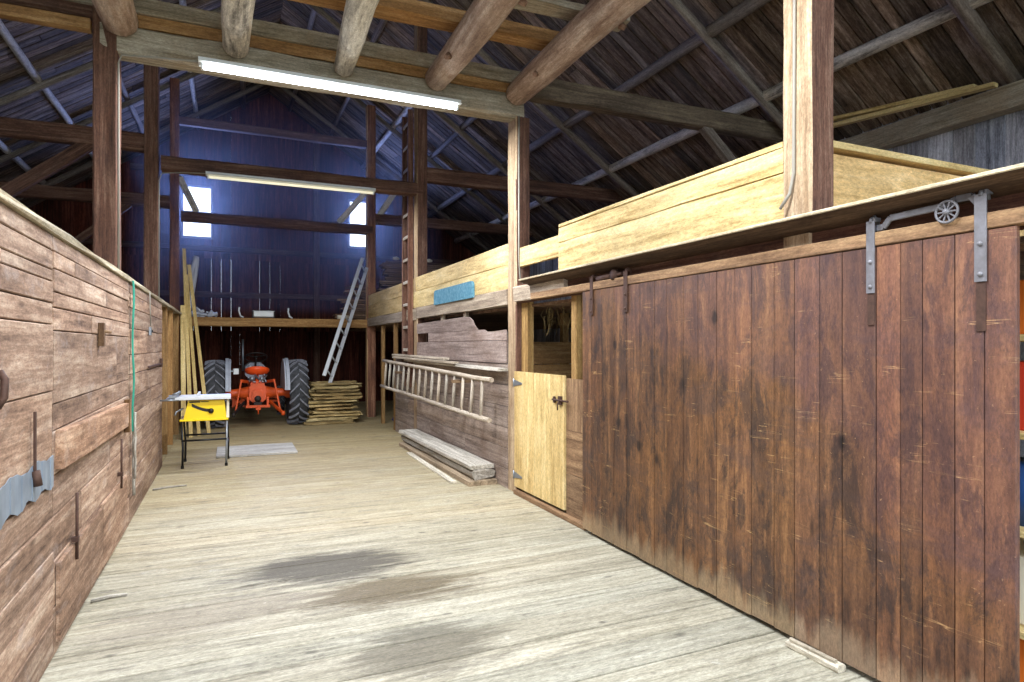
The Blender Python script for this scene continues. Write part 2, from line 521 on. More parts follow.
# eave plates and outer walls
for side, nm in ((1, 'right'), (-1, 'left')):
    x = RX+side*6.13
    m = MB(); m.beam((x, YF, 4.07), (x, YB, 4.07), .2, .24, seg=16, wob=.006, ch=.015)
    solo('eave_plate', m, W_tie, 'long grey squared eave beam along the %s roof edge' % nm, 'beam')
    m = MB(); y = YF
    while y < YB:
        wd = R.uniform(.18, .3)
        m.box((x+side*.11, y+.004, 0), (x+side*.135, y+wd-.004, 4.5), t=tint(.7, 1.25, .05))
        y += wd
    struct('wall_'+nm, m, W_out)

# far gable wall, vertical boards with the two window openings
WIN = [(-1.11, -.45, 4.45, 5.74), (3.12, 3.66, 4.45, 5.74)]
m = MB(); x = RX-6.2
EDG = sorted([w_[0] for w_ in WIN]+[w_[1] for w_ in WIN])
while x < RX+6.2:
    wd = R.uniform(.19, .28); x2 = x+wd
    for e_ in EDG:
        if x+.001 < e_ < x2: x2 = e_
    zt = max(roofz(x), roofz(x2))+.0
    cuts = [(0, 2.0), (2.0, 3.9), (3.9, zt)]
    for (a, b) in cuts:
        segs = [(a, b)]
        for (wx0, wx1, wz0, wz1) in WIN:
            if x2 > wx0+.001 and x < wx1-.001:
                ns = []
                for (p, q) in segs:
                    if q <= wz0 or p >= wz1: ns.append((p, q))
                    else:
                        if p < wz0: ns.append((p, wz0))
                        if q > wz1: ns.append((wz1, q))
                segs = ns
        for (p, q) in segs:
            gap = R.choice((.0001, .0004, .001, .0018)) if a == 2.0 else R.choice((0, 0, .0004))
            if q-p > .03: m.box((x+gap, YB, p), (x2-.0002, YB+.03, q), t=tint(.6, 1.35, .08))
    x = x2
struct('wall_back', m, W_back)
for i, (a, b, c_, d_) in enumerate(WIN):
    m = MB()
    m.box((a-.05, YB-.03, c_-.05), (a+.01, YB+.05, d_+.05)); m.box((b-.01, YB-.03, c_-.05), (b+.05, YB+.05, d_+.05))
    m.box((a, YB-.03, c_-.05), (b, YB+.05, c_+.01)); m.box((a, YB-.03, d_-.01), (b, YB+.05, d_+.05))
    m.box((a, YB-.01, (c_+d_)/2-.015), (b, YB+.03, (c_+d_)/2+.015))
    o = struct('window_%d' % (i+1), m, W_grey)
    m = MB(); m.box((a, YB+.005, c_), (b, YB+.011, d_), ch=.001)
    struct('pane', m, M_glass, o)
# girts on the far wall
for z, lab in ((2.95, 'low horizontal rail across the dark far boards'), (4.15, 'horizontal beam crossing just under the far windows'), (6.1, 'high horizontal rail near the far gable peak')):
    m = MB(); hw = min(6.0, (roofz(RX)-z-.2)/SL)
    m.beam((RX-hw, YB-.07, z), (RX+hw, YB-.07, z), .1, .14, seg=6, wob=.005, t=tint(.8, 1.1))
    solo('wall_rail', m, W_beam, lab, 'rail', 'horizontal rails on the far wall')
for x in (2.2, 5.0, -2.6):
    m = MB(); m.beam((x, YB-.08, 0), (x, YB-.08, roofz(x)-.2), .16, .14, seg=4, wob=.004)
    solo('wall_post', m, W_beam, 'dark upright timber against the far wall, %s' % {2.2: 'left of the right-hand window', 5.0: 'behind the stored board stack', -2.6: 'left of the left-hand window'}[x], 'post')

# ------------------------------------------------------------------ timber frame
def post(x0, x1, y0, y1, z1, mat, label, t=(1, 1, 1, 1)):
    m = MB()
    m.beam(((x0+x1)/2, (y0+y1)/2, 0), ((x0+x1)/2, (y0+y1)/2, z1), x1-x0, y1-y0, up=(0, 1, 0), ch=.012, seg=12, wob=.004, t=t)
    return solo('timber_post', m, mat, label, 'post')
# right row: light on the aisle faces is painted in as paler wood
def post_lit_side(x0, x1, y0, y1, z1, label, t=(1, 1, 1, 1)):
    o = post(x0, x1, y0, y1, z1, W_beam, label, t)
    o.data.materials.append(W_lit_face)
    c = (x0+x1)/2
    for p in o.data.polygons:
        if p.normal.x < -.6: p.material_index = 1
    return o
post_lit_side(XR, XR+.19, BY[0], BY[0]+.19, 5.2, 'big squared post with cable on its pale side, beside the long sliding door')
post_lit_side(XR, XR+.17, BY[1], BY[1]+.22, 4.1, 'squared post between the pale half door and the grey stall wall')
post_lit_side(XR, XR+.18, BY[2], BY[2]+.2, roofz(XR)-.2, 'squared post with the narrow fixed ladder beside it')
post_lit_side(XR-.02, XR+.17, BY[3], BY[3]+.2, roofz(XR)-.2, 'rearmost right post, beside the pile of slab wood', (1.8, 1.6, 1.35, 1))  # tint raised to paint in the light on this post
post(-1.05, -.87, BY[1], BY[1]+.2, 4.75, W_beam, 'thick brown post rising behind the left plank wall, nearest of the left row', (1.0, .95, .9, 1))
post(-1.11, -.93, BY[2], BY[2]+.18, roofz(-1.0)-.2, W_beam, 'brown post behind the left plank wall, middle one of the left row')
post(-1.10, -.93, BY[3], BY[3]+.18, roofz(-1)-.2, W_beam, 'rearmost left post, beside the leaning pine planks', (1.7, 1.35, 1.0, 1))  # warm bright tint stands for light falling on the post
post(-1.05, -.87, BY[0], BY[0]+.19, 4.1, W_beam, 'left post nearest the camera, outside the picture')
# tie beams
EX0, EX1 = RX-6.0, RX+6.0
labs = ['cross beam nearest the camera overhead', 'grey cross beam carrying the long lit tube light', 'bare brown cross beam with the dim tube light under it', 'farthest brown cross beam, in front of the far windows']
for i, yb in enumerate(BY):
    mat = W_tie if i <= 1 else W_beam
    m = MB(); z0, z1 = (4.09, 4.34) if i < 2 else (4.12, 4.32)
    yc = yb+.1
    segx = [EX0, XR+.1, EX1]
    m.beam((-1.0 if i == 1 else -.9, yc, (z0+z1)/2), (XR+.1, yc, (z0+z1)/2), .2, z1-z0, ch=.02, seg=12, wob=.007)
    solo('tie_beam', m, mat, labs[i], 'beam', 'cross beams')
    for sg, xa, xb in (('left', EX0, -1.06), ('right', XR+.02, EX1)):
        m = MB(); m.beam((xa, yc+.02, 4.49), (xb, yc+.02, 4.49), .18, .24, ch=.02, seg=12, wob=.007)
        solo('side_tie', m, W_beam if (sg == 'left' or i > 1) else W_side, '%s side beam, level with the %s' % (sg, ['nearest cross beam', 'lit cross beam', 'beam with the dim tube', 'farthest cross beam'][i]), 'beam', 'side bay beams')
# second ties (upper) in the far bents
m = MB(); m.beam((-1.0, BY[3]+.1, 6.15), (2.9, BY[3]+.1, 6.15), .14, .16, seg=6, wob=.005)
solo('collar_beam', m, W_beam, 'dark upper cross piece between the two rearmost tall posts', 'beam')
# knee braces in the left bay
m = MB(); m.beam((-1.75, BY[2]+.1, 4.4), (-4.75, BY[2]+.1, 1.95), .12, .16, seg=6, wob=.005)
solo('knee_brace', m, W_beam, 'long diagonal brown brace below the left end of the bare cross beam', 'brace')
m = MB(); m.beam((-1.8, BY[3]+.1, 4.4), (-4.2, BY[3]+.1, 2.2), .1, .13, seg=6, wob=.005)
solo('knee_brace', m, W_beam, 'farther diagonal brace low at the left, behind the plank wall', 'brace')
m = MB(); m.beam((5.5, BY[1]+.1, 4.4), (6.9, BY[1]+.1, 3.2), .1, .12, seg=4, wob=.005)
solo('knee_brace', m, W_purlin, 'short grey brace under the right end of the lit cross beam', 'brace')
m = MB(); m.beam((-1.06, BY[1]+.0, 4.27), (-4.8, BY[1]+.0, 4.27), .1, .09, seg=6, wob=.004)
solo('scrap_board', m, W_orange, 'orange board overhead at the left, beside the brown post top', 'board')

for (xa, za, xb, zb, lab) in ((2.86, 5.15, 2.2, 4.33, 'pale brace crossing the right-hand far window'), (-.93, 5.0, -.62, 4.33, 'steep brace at the left edge of the left-hand far window'), (3.0, 4.4, 3.5, 5.2, 'pale brace right of the rearmost right post')):
    m = MB(); m.beam((xa, BY[3]+.06, za), (xb, BY[3]+.06, zb), .05, .13, seg=3, wob=.003)
    solo('brace', m, W_bark, lab, 'brace')
# log joists over the near end
LOGS = [(-.85, -1.02, .15, .17, 'W', 'thick pinkish log overhead against the left post'),
        (.05, .08, .12, .135, 'B', 'whitish barked log overhead, second from the left'),
        (1.0, .93, .10, .15, 'B', 'crooked pale log overhead in the middle of the five'),
        (1.93, 1.95, .13, .16, 'W', 'smooth pinkish log overhead, fourth from the left'),
        (2.83, 2.85, .135, .165, 'W', 'knotty brown log overhead, rightmost of the five, above the half-door post')]
for i, (xa, xb, r0, r1, k, lab) in enumerate(LOGS):
    m = MB(); n = 14; pts = []; rr = []
    ph = R.uniform(0, 6)
    for q in range(n+1):
        a = q/n
        y = 6.22-a*8.6
        r_ = r0+(r1-r0)*min(1, a*2.2)
        wobx = math.sin(a*9+ph)*.035*(1 if i != 2 else 2.0)*min(1, a*5)
        pts.append((xa+(xb-xa)*a+wobx, y, 4.19+r_+math.sin(a*7+ph)*.012))
        rr.append(r_*(.92 if q == 0 else 1))
    pts.insert(0, (pts[0][0], 6.245, pts[0][2])); rr.insert(0, r0*.72)
    m.tube(pts, rr, 18, wob=.004, t=tint(.95, 1.05, .02))
    if i in (3, 4):   # knots
        for (yy, sgn) in ((5.5, -1), (4.4, 1)):
            x = xa+sgn*r0*.8
            m.tube([(x, yy, 4.25), (x+sgn*.04, yy-.02, 4.22)], [.035, .022], 8, t=(.6, .5, .45, 1))
    solo('log_joist', m, W_bark if k == 'B' else W_log, lab, 'log', 'log joists overhead')
# loose boards lying across / above the logs
BO = [((-.87, 6.36, 4.40), (2.9, 6.36, 4.40), .16, .11, W_orange, 'thin orange timber lying on top of the grey cross beam'),
      ((-1.3, 6.36, 4.53), (2.95, 6.36, 4.53), .2, .14, W_tie, 'pale timber topmost on the grey cross beam'),
      ((-1.6, 5.62, 4.60), (3.1, 5.56, 4.62), .22, .12, W_orange, 'orange board laid across the tops of the logs'),
      ((1.2, 5.0, 4.60), (3.35, 4.95, 4.60), .2, .06, W_tie, 'pale greenish board across the logs near the top right'),
      ((-1.6, 4.4, 4.56), (1.7, 4.35, 4.56), .25, .05, W_orange, 'short orange board across the left logs, nearest the camera')]
for p0, p1, ww, hh, mt, lab in BO:
    m = MB(); m.beam(p0, p1, ww, hh, ch=.006, seg=8, wob=.005, t=tint(.95, 1.05))
    solo('loft_timber', m, mt, lab, 'timber')

# ------------------------------------------------------------------ fluorescent fixtures
def fixture(x0, x1, y, z, lit, lab, power=0):
    t = thing('tube_light', lab, 'light', ((x0+x1)/2, y, z))
    m = MB(); m.box((x0, y-.04, z-.01), (x1, y+.04, z+.035), ch=.004)
    m.prism([(x0, y-.04, z), (x0, y+.04, z), (x0, y+.075, z-.012), (x0, y-.075, z-.012)], (x1-x0, 0, 0))
    part('housing', m, M_white, t)
    n = 2
    mid = (x0+x1)/2
    m = MB(); m.tube([(x0+.04, y, z-.04), (x1-.04, y, z-.04)], .019, 12)
    part('tube', m, M_tube if lit else M_tube_dim, t)
    for xx in (x0+.02, x1-.04):
        m = MB(); m.box((xx, y-.02, z-.062), (xx+.02, y+.02, z), ch=.003)
        part('socket', m, M_white, t)
    if power:
        l = bpy.data.lights.new('tube_glow', 'AREA'); l.shape = 'RECTANGLE'
        l.size = x1-x0-.1; l.size_y = .06; l.energy = power; l.color = (.93, .96, 1.0)
        lo = bpy.data.objects.new('tube_glow', l); C.objects.link(lo)
        lo.location = ((x0+x1)/2, y, z-.064)
    return t
fixture(-.25, 2.14, 6.10, 4.06, True, 'long lit tube light under the grey cross beam', 230)
fixture(-.32, 2.12, 10.12, 4.08, False, 'long dim tube light under the bare brown cross beam', 95)
fixture(-.25, 2.14, 2.30, 4.06, True, 'added unseen tube light overhead nearest the camera, brightening the near end', 170)  # unseen fixture, added to brighten the near end
fixture(-.25, 2.14, -1.2, 4.06, True, 'added unseen tube light behind the camera, brightening the near end', 200)  # also unseen, put in to light the space round the camera
fixture(.35, 1.0, 16.2, 2.12, False, 'short dim tube light under the rear loft, above the tractor')

# ------------------------------------------------------------------ right side: header, loft boards
def seg_boards(y0, y1, z0, z1, x, mat, name, lab, th=.04, wob=.003, cat='board', tt=None):
    m = MB(); m.beam((x, y0, (z0+z1)/2), (x, y1, (z0+z1)/2), th, z1-z0, ch=.004, seg=6, wob=wob, t=tt or tint(.95, 1.05, .02))
    return solo(name, m, mat, lab, cat)
# header beams
seg_boards(BY[1]+.22, BY[2]+.0, 2.06, 2.235, XR+.05, W_grey2, 'header_beam', 'grey rough header beam over the grey stall wall', .12, .006, 'beam')
seg_boards(BY[2]+.02, BY[3], 2.04, 2.22, XR+.04, W_grey2, 'header_beam', 'grey header beam between the fixed ladder and the rearmost post', .12, .006, 'beam')
seg_boards(5.12, BY[1], 2.08, 2.235, XR+.04, W_grey2, 'header_beam', 'short rough header over the half-door opening', .15, .008, 'beam')
# pale pine boards fencing the loft
g_ = None
seg_boards(BY[1]+.22, BY[2]+.22, 2.24, 2.51, XR+.02, W_pale, 'loft_board', 'lower pale pine loft board behind the blue-green plate')
seg_boards(BY[1]+.22, BY[2]+.22, 2.515, 2.745, XR+.02, W_pale, 'loft_board', 'upper pale pine loft board above the blue-green plate')
seg_boards(BY[2]+.24, BY[3], 2.23, 2.50, XR+.02, W_pale, 'loft_board', 'lower pine loft board beyond the fixed ladder', tt=(.9, .85, .8, 1))
seg_boards(BY[2]+.24, BY[3], 2.505, 2.74, XR+.02, W_pale, 'loft_board', 'upper pine loft board beyond the fixed ladder', tt=(.92, .88, .84, 1))
seg_boards(5.30, BY[1], 2.46, 2.665, XR+.06, W_pale, 'loft_board', 'short pine loft board above the dark gap by the half-door post')
seg_boards(BY[0]+.19, 5.30, 2.235, 2.575, XR+.03, W_pale, 'loft_board', 'wide lower pine board above the sliding door rail', .045)
seg_boards(BY[0]+.19, 5.30, 2.58, 2.72, XR+.03, W_pale, 'loft_board', 'middle narrow pine board above the sliding door rail', .045)
seg_boards(BY[0]+.19, 5.28, 2.722, 2.75, XR+.03, W_pale, 'loft_board', 'thin top edge board above the sliding door rail', .06)
# cross partition in the loft behind the big post
m = MB(); m.beam((XR+.19, BY[0]+.15, 2.45), (5.4, BY[0]+.15, 2.45), .03, .52, ch=.003, t=(1.12, 1.0, .95, 1))
solo('loft_board', m, W_pale, 'broad stained pine board right of the big post, running to the outer wall', 'board')
m = MB(); m.beam((XR+.19, BY[0]+.13, 2.745), (5.4, BY[0]+.13, 2.745), .09, .04, ch=.003)
solo('loft_board', m, W_pale, 'thin capping board on the partition right of the big post', 'board')
# loft floor (keeps the stalls dark)
m = MB(); y = .4
while y < YB-.1:
    m.box((XR+.12, y+.003, 2.02), (RX+6.2, y+.24, 2.05), t=tint(.8, 1.1)); y += .245
struct('floor_loft', m, W_dstack)
# two laths propped under the roof right of the big post
for dz, lab in ((0, 'upper of two pale laths stuck under the roof right of the big post'), (-.09, 'lower of two pale laths stuck under the roof right of the big post')):
    m = MB(); m.beam((6.6, 5.75, 4.37+dz), (6.75, 3.85+dz*2, 4.17+dz*.5), .09, .04, ch=.004, seg=3, wob=.003)
    solo('lath', m, W_pale, lab, 'board')
m = MB(); m.beam((6.85, 3.4, 3.0), (6.85, .9, 3.0), .1, .06, ch=.004)
solo('lath', m, W_plank, 'whitish batten low on the outer wall at the right picture edge', 'board')

# sliding door track hood and rail
m = MB()
m.prism([(2.69, .6, 2.26), (2.70, .6, 2.275), (2.86, .6, 2.225), (2.85, .6, 2.205)], (0, 5.25, 0))
m.gc = [(p[1], p[0], p[2]) for p in m.gc]
solo('track_hood', m, W_hood, 'long slanted hood board above the sliding door', 'board')
m = MB(); m.box((2.684, .6, 2.262), (2.71, 5.85, 2.280), t=(1.5, 1.45, 1.3, 1), ch=.004)
solo('hood_edging', m, W_tie, 'pale thin edging strip along the top of the door hood', 'strip')
m = MB(); m.box((2.77, .6, 2.07), (2.83, 5.75, 2.135), ch=.004, t=(1.1, 1.05, 1, 1))
solo('door_rail', m, W_rail, 'wooden rail the sliding door hangs from', 'rail')
m = MB(); m.box((2.85, .4, 2.06), (2.875, BY[0], 2.30), t=(.85, .75, .7, 1)); m.box((2.85, BY[0]+.19, 2.06), (2.875, BY[1], 2.26), t=(.8, .75, .7, 1))
solo('fascia_board', m, W_beam, 'dark fascia board behind the door rail', 'board')
m = MB(); m.tube([(2.80, 5.12, 2.24), (2.74, 4.30, 2.34), (2.67, 4.22, 2.36)], .004, 6)

# sliding door
t = thing('sliding_door', 'long brown vertical-plank sliding door filling the right foreground', 'door', (2.8, 3.1, .02))
seams_y = [1.434, 1.55, 1.665, 1.80, 1.90, 2.02, 2.20, 2.33, 2.49, 2.63, 2.80, 2.93, 3.09, 3.26, 3.40, 3.58, 3.72, 3.90, 4.07, 4.24, 4.42, 4.58, 4.736]
m = MB()
for i in range(len(seams_y)-1):
    a, b = seams_y[i], seams_y[i+1]
    red = 1.0+max(0, (2.5-a))*.04
    tt = tint(.78, 1.22, .03); tt = (tt[0]*red, tt[1], tt[2]*(1.12 if a < 2.4 else 1), 1)
    m.box((2.776+R.uniform(-.002, .002), a+.0018, .025+R.uniform(0, .01)), (2.800, b-.0018, 2.065), t=tt, ch=.003)
part('plank_leaf', m, W_door, t)
m = MB()
for z in (.35, 1.05, 1.8): m.box((2.802, 1.45, z-.07), (2.822, 4.72, z+.07), t=(.8, .8, .8, 1))
part('ledge', m, W_door, t)
def strap(ya, ztop, zbot, wd, hook, mat):
    m = MB()
    m.box((2.765, ya-wd/2, zbot), (2.772, ya+wd/2, ztop-.01), ch=.001)
    # loop over the rail
    m.tube([(2.768, ya, ztop-.02), (2.775, ya, ztop+.0), (2.795, ya, ztop+.012), (2.815, ya, ztop), (2.82, ya, ztop-.03)], .009, 8)
    m.beam((2.768, ya-wd/2+.004, ztop-.005), (2.812, ya-wd/2+.004, ztop-.002), .008, .02)
    o = part('hanger_strap', m, mat, t, 'grey iron hanger strap with bolts' if wd > .03 else 'narrow rusty hanger strap')
    for zz in (zbot+.03, zbot+(ztop-zbot)*.42):
        b = MB(); b.lathe([(-.006, 0), (-.006, .009), (0, .011)], (2.765, ya, zz), 'x', 10)
        part('bolt', b, mat, t, sub=o)
strap(2.04, 2.20, 1.85, .042, 1, M_iron)
strap(1.56, 2.225, 1.86, .046, 1, M_iron)
strap(4.57, 2.185, 1.86, .045, 0, M_darkiron)
strap(4.07, 2.185, 1.86, .05, 0, M_darkiron)
for ya, z0 in ((2.04, 1.70), (1.56, 1.66)):
    m = MB(); m.box((2.770, ya-.018, z0), (2.7755, ya+.018, 1.87), ch=.001); part('lower_strap', m, M_darkiron, t, 'dark stained lower strap')
# decorative trolley bar with spoked wheel
m = MB()
pts = [(2.79, 2.03, 2.155), (2.785, 1.985, 2.155), (2.78, 1.95, 2.19), (2.78, 1.70, 2.197), (2.78, 1.66, 2.215), (2.78, 1.60, 2.215), (2.785, 1.58, 2.185)]
for a, b in zip(pts, pts[1:]): m.beam(a, b, .012, .03, ch=.003)
part('trolley_bar', m, M_iron, t)
def spoked(yc, zc, r_, mat):
    m = MB(); n = 24
    ring = [(2.757, yc+math.cos(2*PI*k/n)*r_, zc+math.sin(2*PI*k/n)*r_) for k in range(n+1)]
    m.tube(ring, .0055, 6, cap=False)
    for k in range(10):
        a = 2*PI*k/10
        m.beam((2.757, yc, zc), (2.757, yc+math.cos(a)*r_, zc+math.sin(a)*r_), .006, .007, up=(1, 0, 0))
    m.lathe([(-.012, 0), (-.012, .012), (.02, .012)], (2.757, yc, zc), 'x', 12)
    return part('spoked_wheel', m, mat, t)
spoked(1.685, 2.165, .045, M_iron)
m = MB()
m.tube([(2.79, 4.50, 2.155), (2.79, 4.30, 2.16)], .024, 10); m.tube([(2.79, 4.30, 2.16), (2.79, 4.14, 2.165)], .014, 10)
m.lathe([(-.02, .0), (-.02, .045), (.02, .045), (.02, 0)], (2.79, 4.25, 2.165), 'x', 16)
part('trolley_bar', m, M_darkiron, t, 'rusty far trolley bar with a small wheel')

# half door of pale pine
t = thing('half_door', 'pale pine half door with dark hinges and a bolt latch', 'door', (2.85, 5.7, .07))
ys = [5.16, 5.44, 5.80, 6.05, 6.285]
m = MB()
for a, b in zip(ys, ys[1:]): m.box((2.832, a+.0015, .075), (2.857, b-.0015, 1.325), t=tint(.95, 1.05, .02), ch=.002)
part('plank_leaf', m, W_half, t)
for z in (.2, 1.2):
    m = MB(); m.prism([(2.826, 6.285, z-.035), (2.826, 6.285, z+.035), (2.826, 6.24, z+.03), (2.826, 6.08, z+.008), (2.826, 6.08, z-.008), (2.826, 6.24, z-.03)], (.005, 0, 0))
    m.tube([(2.826, 6.29, z-.045), (2.826, 6.29, z+.045)], .009, 8)
    part('strap_hinge', m, M_galv, t)
m = MB(); m.tube([(2.815, 5.36, 1.09), (2.815, 5.06, 1.09)], .010, 8)
m.box((2.812, 5.19, 1.05), (2.831, 5.25, 1.13), ch=.003); m.box((2.812, 5.32, 1.06), (2.831, 5.35, 1.12), ch=.003)
m.tube([(2.815, 5.22, 1.09), (2.795, 5.22, 1.06), (2.795, 5.22, 1.0)], .007, 8)
part('bolt_latch', m, M_darkiron, t)

# jamb panel and studs around the opening
m = MB()
for (a, b) in ((.02, .42), (.425, .82), (.825, 1.30)): m.box((2.85, 4.70, a), (2.875, 5.15, b), t=tint(.85, 1.15))
solo('jamb_panel', m, W_rail, 'low brown boarded panel between the half door and the sliding door', 'panel')
m = MB(); m.box((2.86, 4.99, 1.30), (2.95, 5.08, 2.08), t=(1.1, 1.1, 1, 1))
solo('door_stud', m, W_stud, 'pale stud standing above the low brown panel', 'stud')
m = MB(); m.box((2.90, 6.10, .0), (2.98, 6.25, 2.08), t=(1.1, 1.1, 1, 1))
solo('door_stud', m, W_stud, 'orange stud just inside the half-door opening', 'stud')
m = MB(); m.box((2.80, 4.74, .0), (2.86, 6.24, .045), t=(.9, .85, .8, 1))
solo('door_sill', m, W_rail, 'flat wooden sill below the half door', 'sill')
# stall divider inside the opening
m = MB()
for k in range(6): m.box((3.15, 6.9, k*.276), (6.2, 6.93, .27+k*.276), t=tint(.85, 1.1))
solo('stall_divider', m, W_orange, 'orange boarded divider seen through the half-door opening', 'partition')
m = MB(); m.beam((3.9, 7.1, 0), (3.9, 7.1, 2.05), .09, .09, up=(0, 1, 0))
solo('stall_post', m, W_stud, 'thin upright post in the dark stall behind the half door', 'post')
m = MB()
for k in range(46):
    x, y = R.uniform(3.1, 3.7), R.uniform(5.3, 6.6)
    p = [(x, y, 2.02)]; 
    for q in range(4): p.append((x+R.uniform(-.04, .04), y+R.uniform(-.04, .04), 2.02-(q+1)*R.uniform(.03, .08)))
    m.tube(p, .003, 4)
solo('hanging_hay', m, W_slab, 'wisps of hay hanging from the loft floor inside the half-door opening', 'hay', kind='stuff')

# grey stall wall (behind the wooden ladder)
def pan(y0, y1, zs, x, lo=.85, hi=1.15, mb=None):
    m = mb or MB()
    for a, b in zip(zs, zs[1:]):
        yy = y0
        while yy < y1-.05:
            e = min(y1, yy+R.uniform(1.2, 3.0))
            if y1-e < .5: e = y1
            m.box((x, yy+.003, a+.003), (x+.025+R.uniform(0, .004), e-.003, b-.003), t=tint(lo, hi, .03), ch=.003)
            yy = e
    return m
m = pan(BY[1]+.22, 11.75, [.0, .22, .45, .68, .92, 1.16, 1.4], XR)
solo('stall_wall', m, W_grey, 'lower grey-brown boarded stall wall behind the hanging wooden ladder', 'wall')
t = thing('notched_boarding', 'upper grey boarded panel with a curved notch cut at its right corner', 'panel', (XR-.02, 8.3, 1.4))
m = MB()
x = XR-.012
outl = [(x, 10.2, 1.41), (x, 10.2, 1.66), (x, 9.55, 1.66), (x, 9.55, 1.80), (x, 10.2, 1.80), (x, 10.2, 1.965), (x, 7.95, 1.985), (x, 7.72, 1.975), (x, 7.6, 1.93), (x, 7.52, 1.86), (x, 7.40, 1.81), (x, 7.2, 1.775), (x, 6.9, 1.77), (x, 6.52, 1.79), (x, 6.50, 1.41)]
# split in two board courses for the seam
m.prism([(x, 10.2, 1.405), (x, 10.2, 1.66), (x, 6.5, 1.66), (x, 6.5, 1.405)], (.02, 0, 0), t=(1.0, .97, 1.0, 1))
m.prism([(x, 9.55, 1.665), (x, 9.55, 1.80), (x, 7.2, 1.80), (x, 7.1, 1.773), (x, 6.9, 1.77), (x, 6.52, 1.785), (x, 6.5, 1.665)], (.02, 0, 0), t=(1.12, 1.08, 1.12, 1))
m.prism([(x, 10.2, 1.803), (x, 10.2, 1.965), (x, 7.95, 1.985), (x, 7.72, 1.975), (x, 7.6, 1.93), (x, 7.52, 1.86), (x, 7.40, 1.803)], (.02, 0, 0), t=(.95, .92, .95, 1))
m.gc = [(p[1], p[0], p[2]) for p in m.gc]
part('boards', m, W_grey, t)
for yy in (9.0, 8.0):
    m = MB(); m.box((XR+.03, yy-.04, 1.9), (XR+.08, yy+.04, 2.07), t=(1.1, 1.1, 1.1, 1))
    part('batten', m, W_grey2, t)
# opening between rearmost post and stall wall
for yy, lab in ((11.9, 'pale stud at the far end of the grey stall wall'), (13.0, 'stud in the dark opening before the rearmost post')):
    m = MB(); m.box((XR+.02, yy, 0), (XR+.09, yy+.09, 2.05), t=(.9, .85, .8, 1))
    solo('door_stud', m, W_stud, lab, 'stud')
m = MB()
mt_ = [(3.1, 12.2), (3.9, 12.1), (4.2, 13.4), (3.2, 13.6)]
m.prism([(a, b, 0.0) for a, b in mt_], (0, 0, .02)); 
for k in range(7):
    m.tube([(3.1+R.uniform(0, .3), 12.3+k*.18, .05), (3.9, 12.3+k*.2, .10)], [.05, .04], 8)
solo('tarpaulin', m, M_tarp, 'crumpled blue tarpaulin on the floor in the dark opening', 'tarpaulin')

# blue-green plate
t_ = MB(); 
outl = []
y0, y1, z0, z1, rr = 7.52, 9.18, 2.215, 2.43, .07
for cx, cz, a0 in ((y1-rr, z1-rr, 0), (y0+rr, z1-rr, PI/2), (y0+.01, z0+.01, PI), (y1-.01, z0+.01, 1.5*PI)):
    r2 = rr if cz > 2.3 else .01
    for k in range(6):
        a = a0+PI/2*k/5
        outl.append((XR-.035, cx+math.cos(a)*r2, cz+math.sin(a)*r2))
t_.prism(outl, (.03, 0, 0))
o = solo('painted_board', t_, W_blue, 'worn blue-green board with rounded top corners on the pine loft boards', 'board')

# fixed narrow ladder at the third post
t = thing('fixed_ladder', 'narrow upright wooden ladder fixed beside the third right post', 'ladder', (2.79, 10.65, 0))
for yy, tt in ((10.86, (1, 1, 1, 1)), (10.47, (1.3, 1.25, 1.2, 1))):
    m = MB(); m.beam((2.79, yy, 0.9), (2.79, yy, 5.6), .09, .045, up=(0, 1, 0), t=tt); part('side_rail', m, W_beam, t)
for k in range(12):
    m = MB(); z = 1.15+k*.385
    m.beam((2.765, 10.45, z), (2.765, 10.9, z), .022, .05, ch=.005); part('rung', m, W_ladder, t)

# horizontal wooden ladder hung on the stall wall
t = thing('wooden_ladder', 'long grey wooden ladder hung sideways on the stall wall', 'ladder', (2.66, 9.2, .8))
A0, A1 = Vector((2.66, 6.52, 1.215)), Vector((2.66, 11.95, 1.325))
B0, B1 = Vector((2.62, 6.48, .775)), Vector((2.62, 11.95, .845))
for nm, a, b in (('side_rail', A0, A1), ('side_rail', B0, B1)):
    m = MB(); n = 10
    m.tube([a.lerp(b, k/n)+Vector((0, 0, R.uniform(-.006, .006))) for k in range(n+1)], [.030]*(n+1), 10, wob=.001, t=tint(1, 1.1)); part(nm, m, W_ladder, t)
for k in range(16):
    a = .05+.9*k/15
    m = MB(); pa, pb = A0.lerp(A1, a+.0), B0.lerp(B1, a)
    m.tube([pa, (pa+pb)/2+Vector((0, R.uniform(-.01, .01), 0)), pb], [.019, .023, .019], 8, t=tint(.85, 1.1)); part('rung', m, W_ladder, t)
for yy in (7.6, 10.6):
    m = MB(); m.box((2.56, yy, 1.13), (2.85, yy+.05, 1.17), t=(.7, .7, .7, 1))
    solo('ladder_bracket', m, W_rail, 'wooden peg under the hung ladder, %s' % ('nearer one' if yy < 8 else 'farther one'), 'bracket')
# boards lying along the top of the ladder
for i, (y0, y1, x, z, ww, th, tt, lab) in enumerate(((6.45, 10.6, 2.77, 1.355, .12, .03, (1.25, 1.25, 1.25, 1), 'whitish board lying on the hung ladder against the wall'),
        (7.9, 11.2, 2.70, 1.40, .10, .028, (1.0, .9, .8, 1), 'brown board lying on the far half of the hung ladder'),
        (8.5, 11.6, 2.78, 1.44, .09, .03, (1.15, 1.05, .95, 1), 'short tan board topmost on the hung ladder'))):
    m = MB(); m.beam((x, y0, z-.02), (x, y1, z), ww, th, ch=.003, seg=4, wob=.003, t=tt)
    solo('stored_plank', m, W_plank, lab, 'plank')

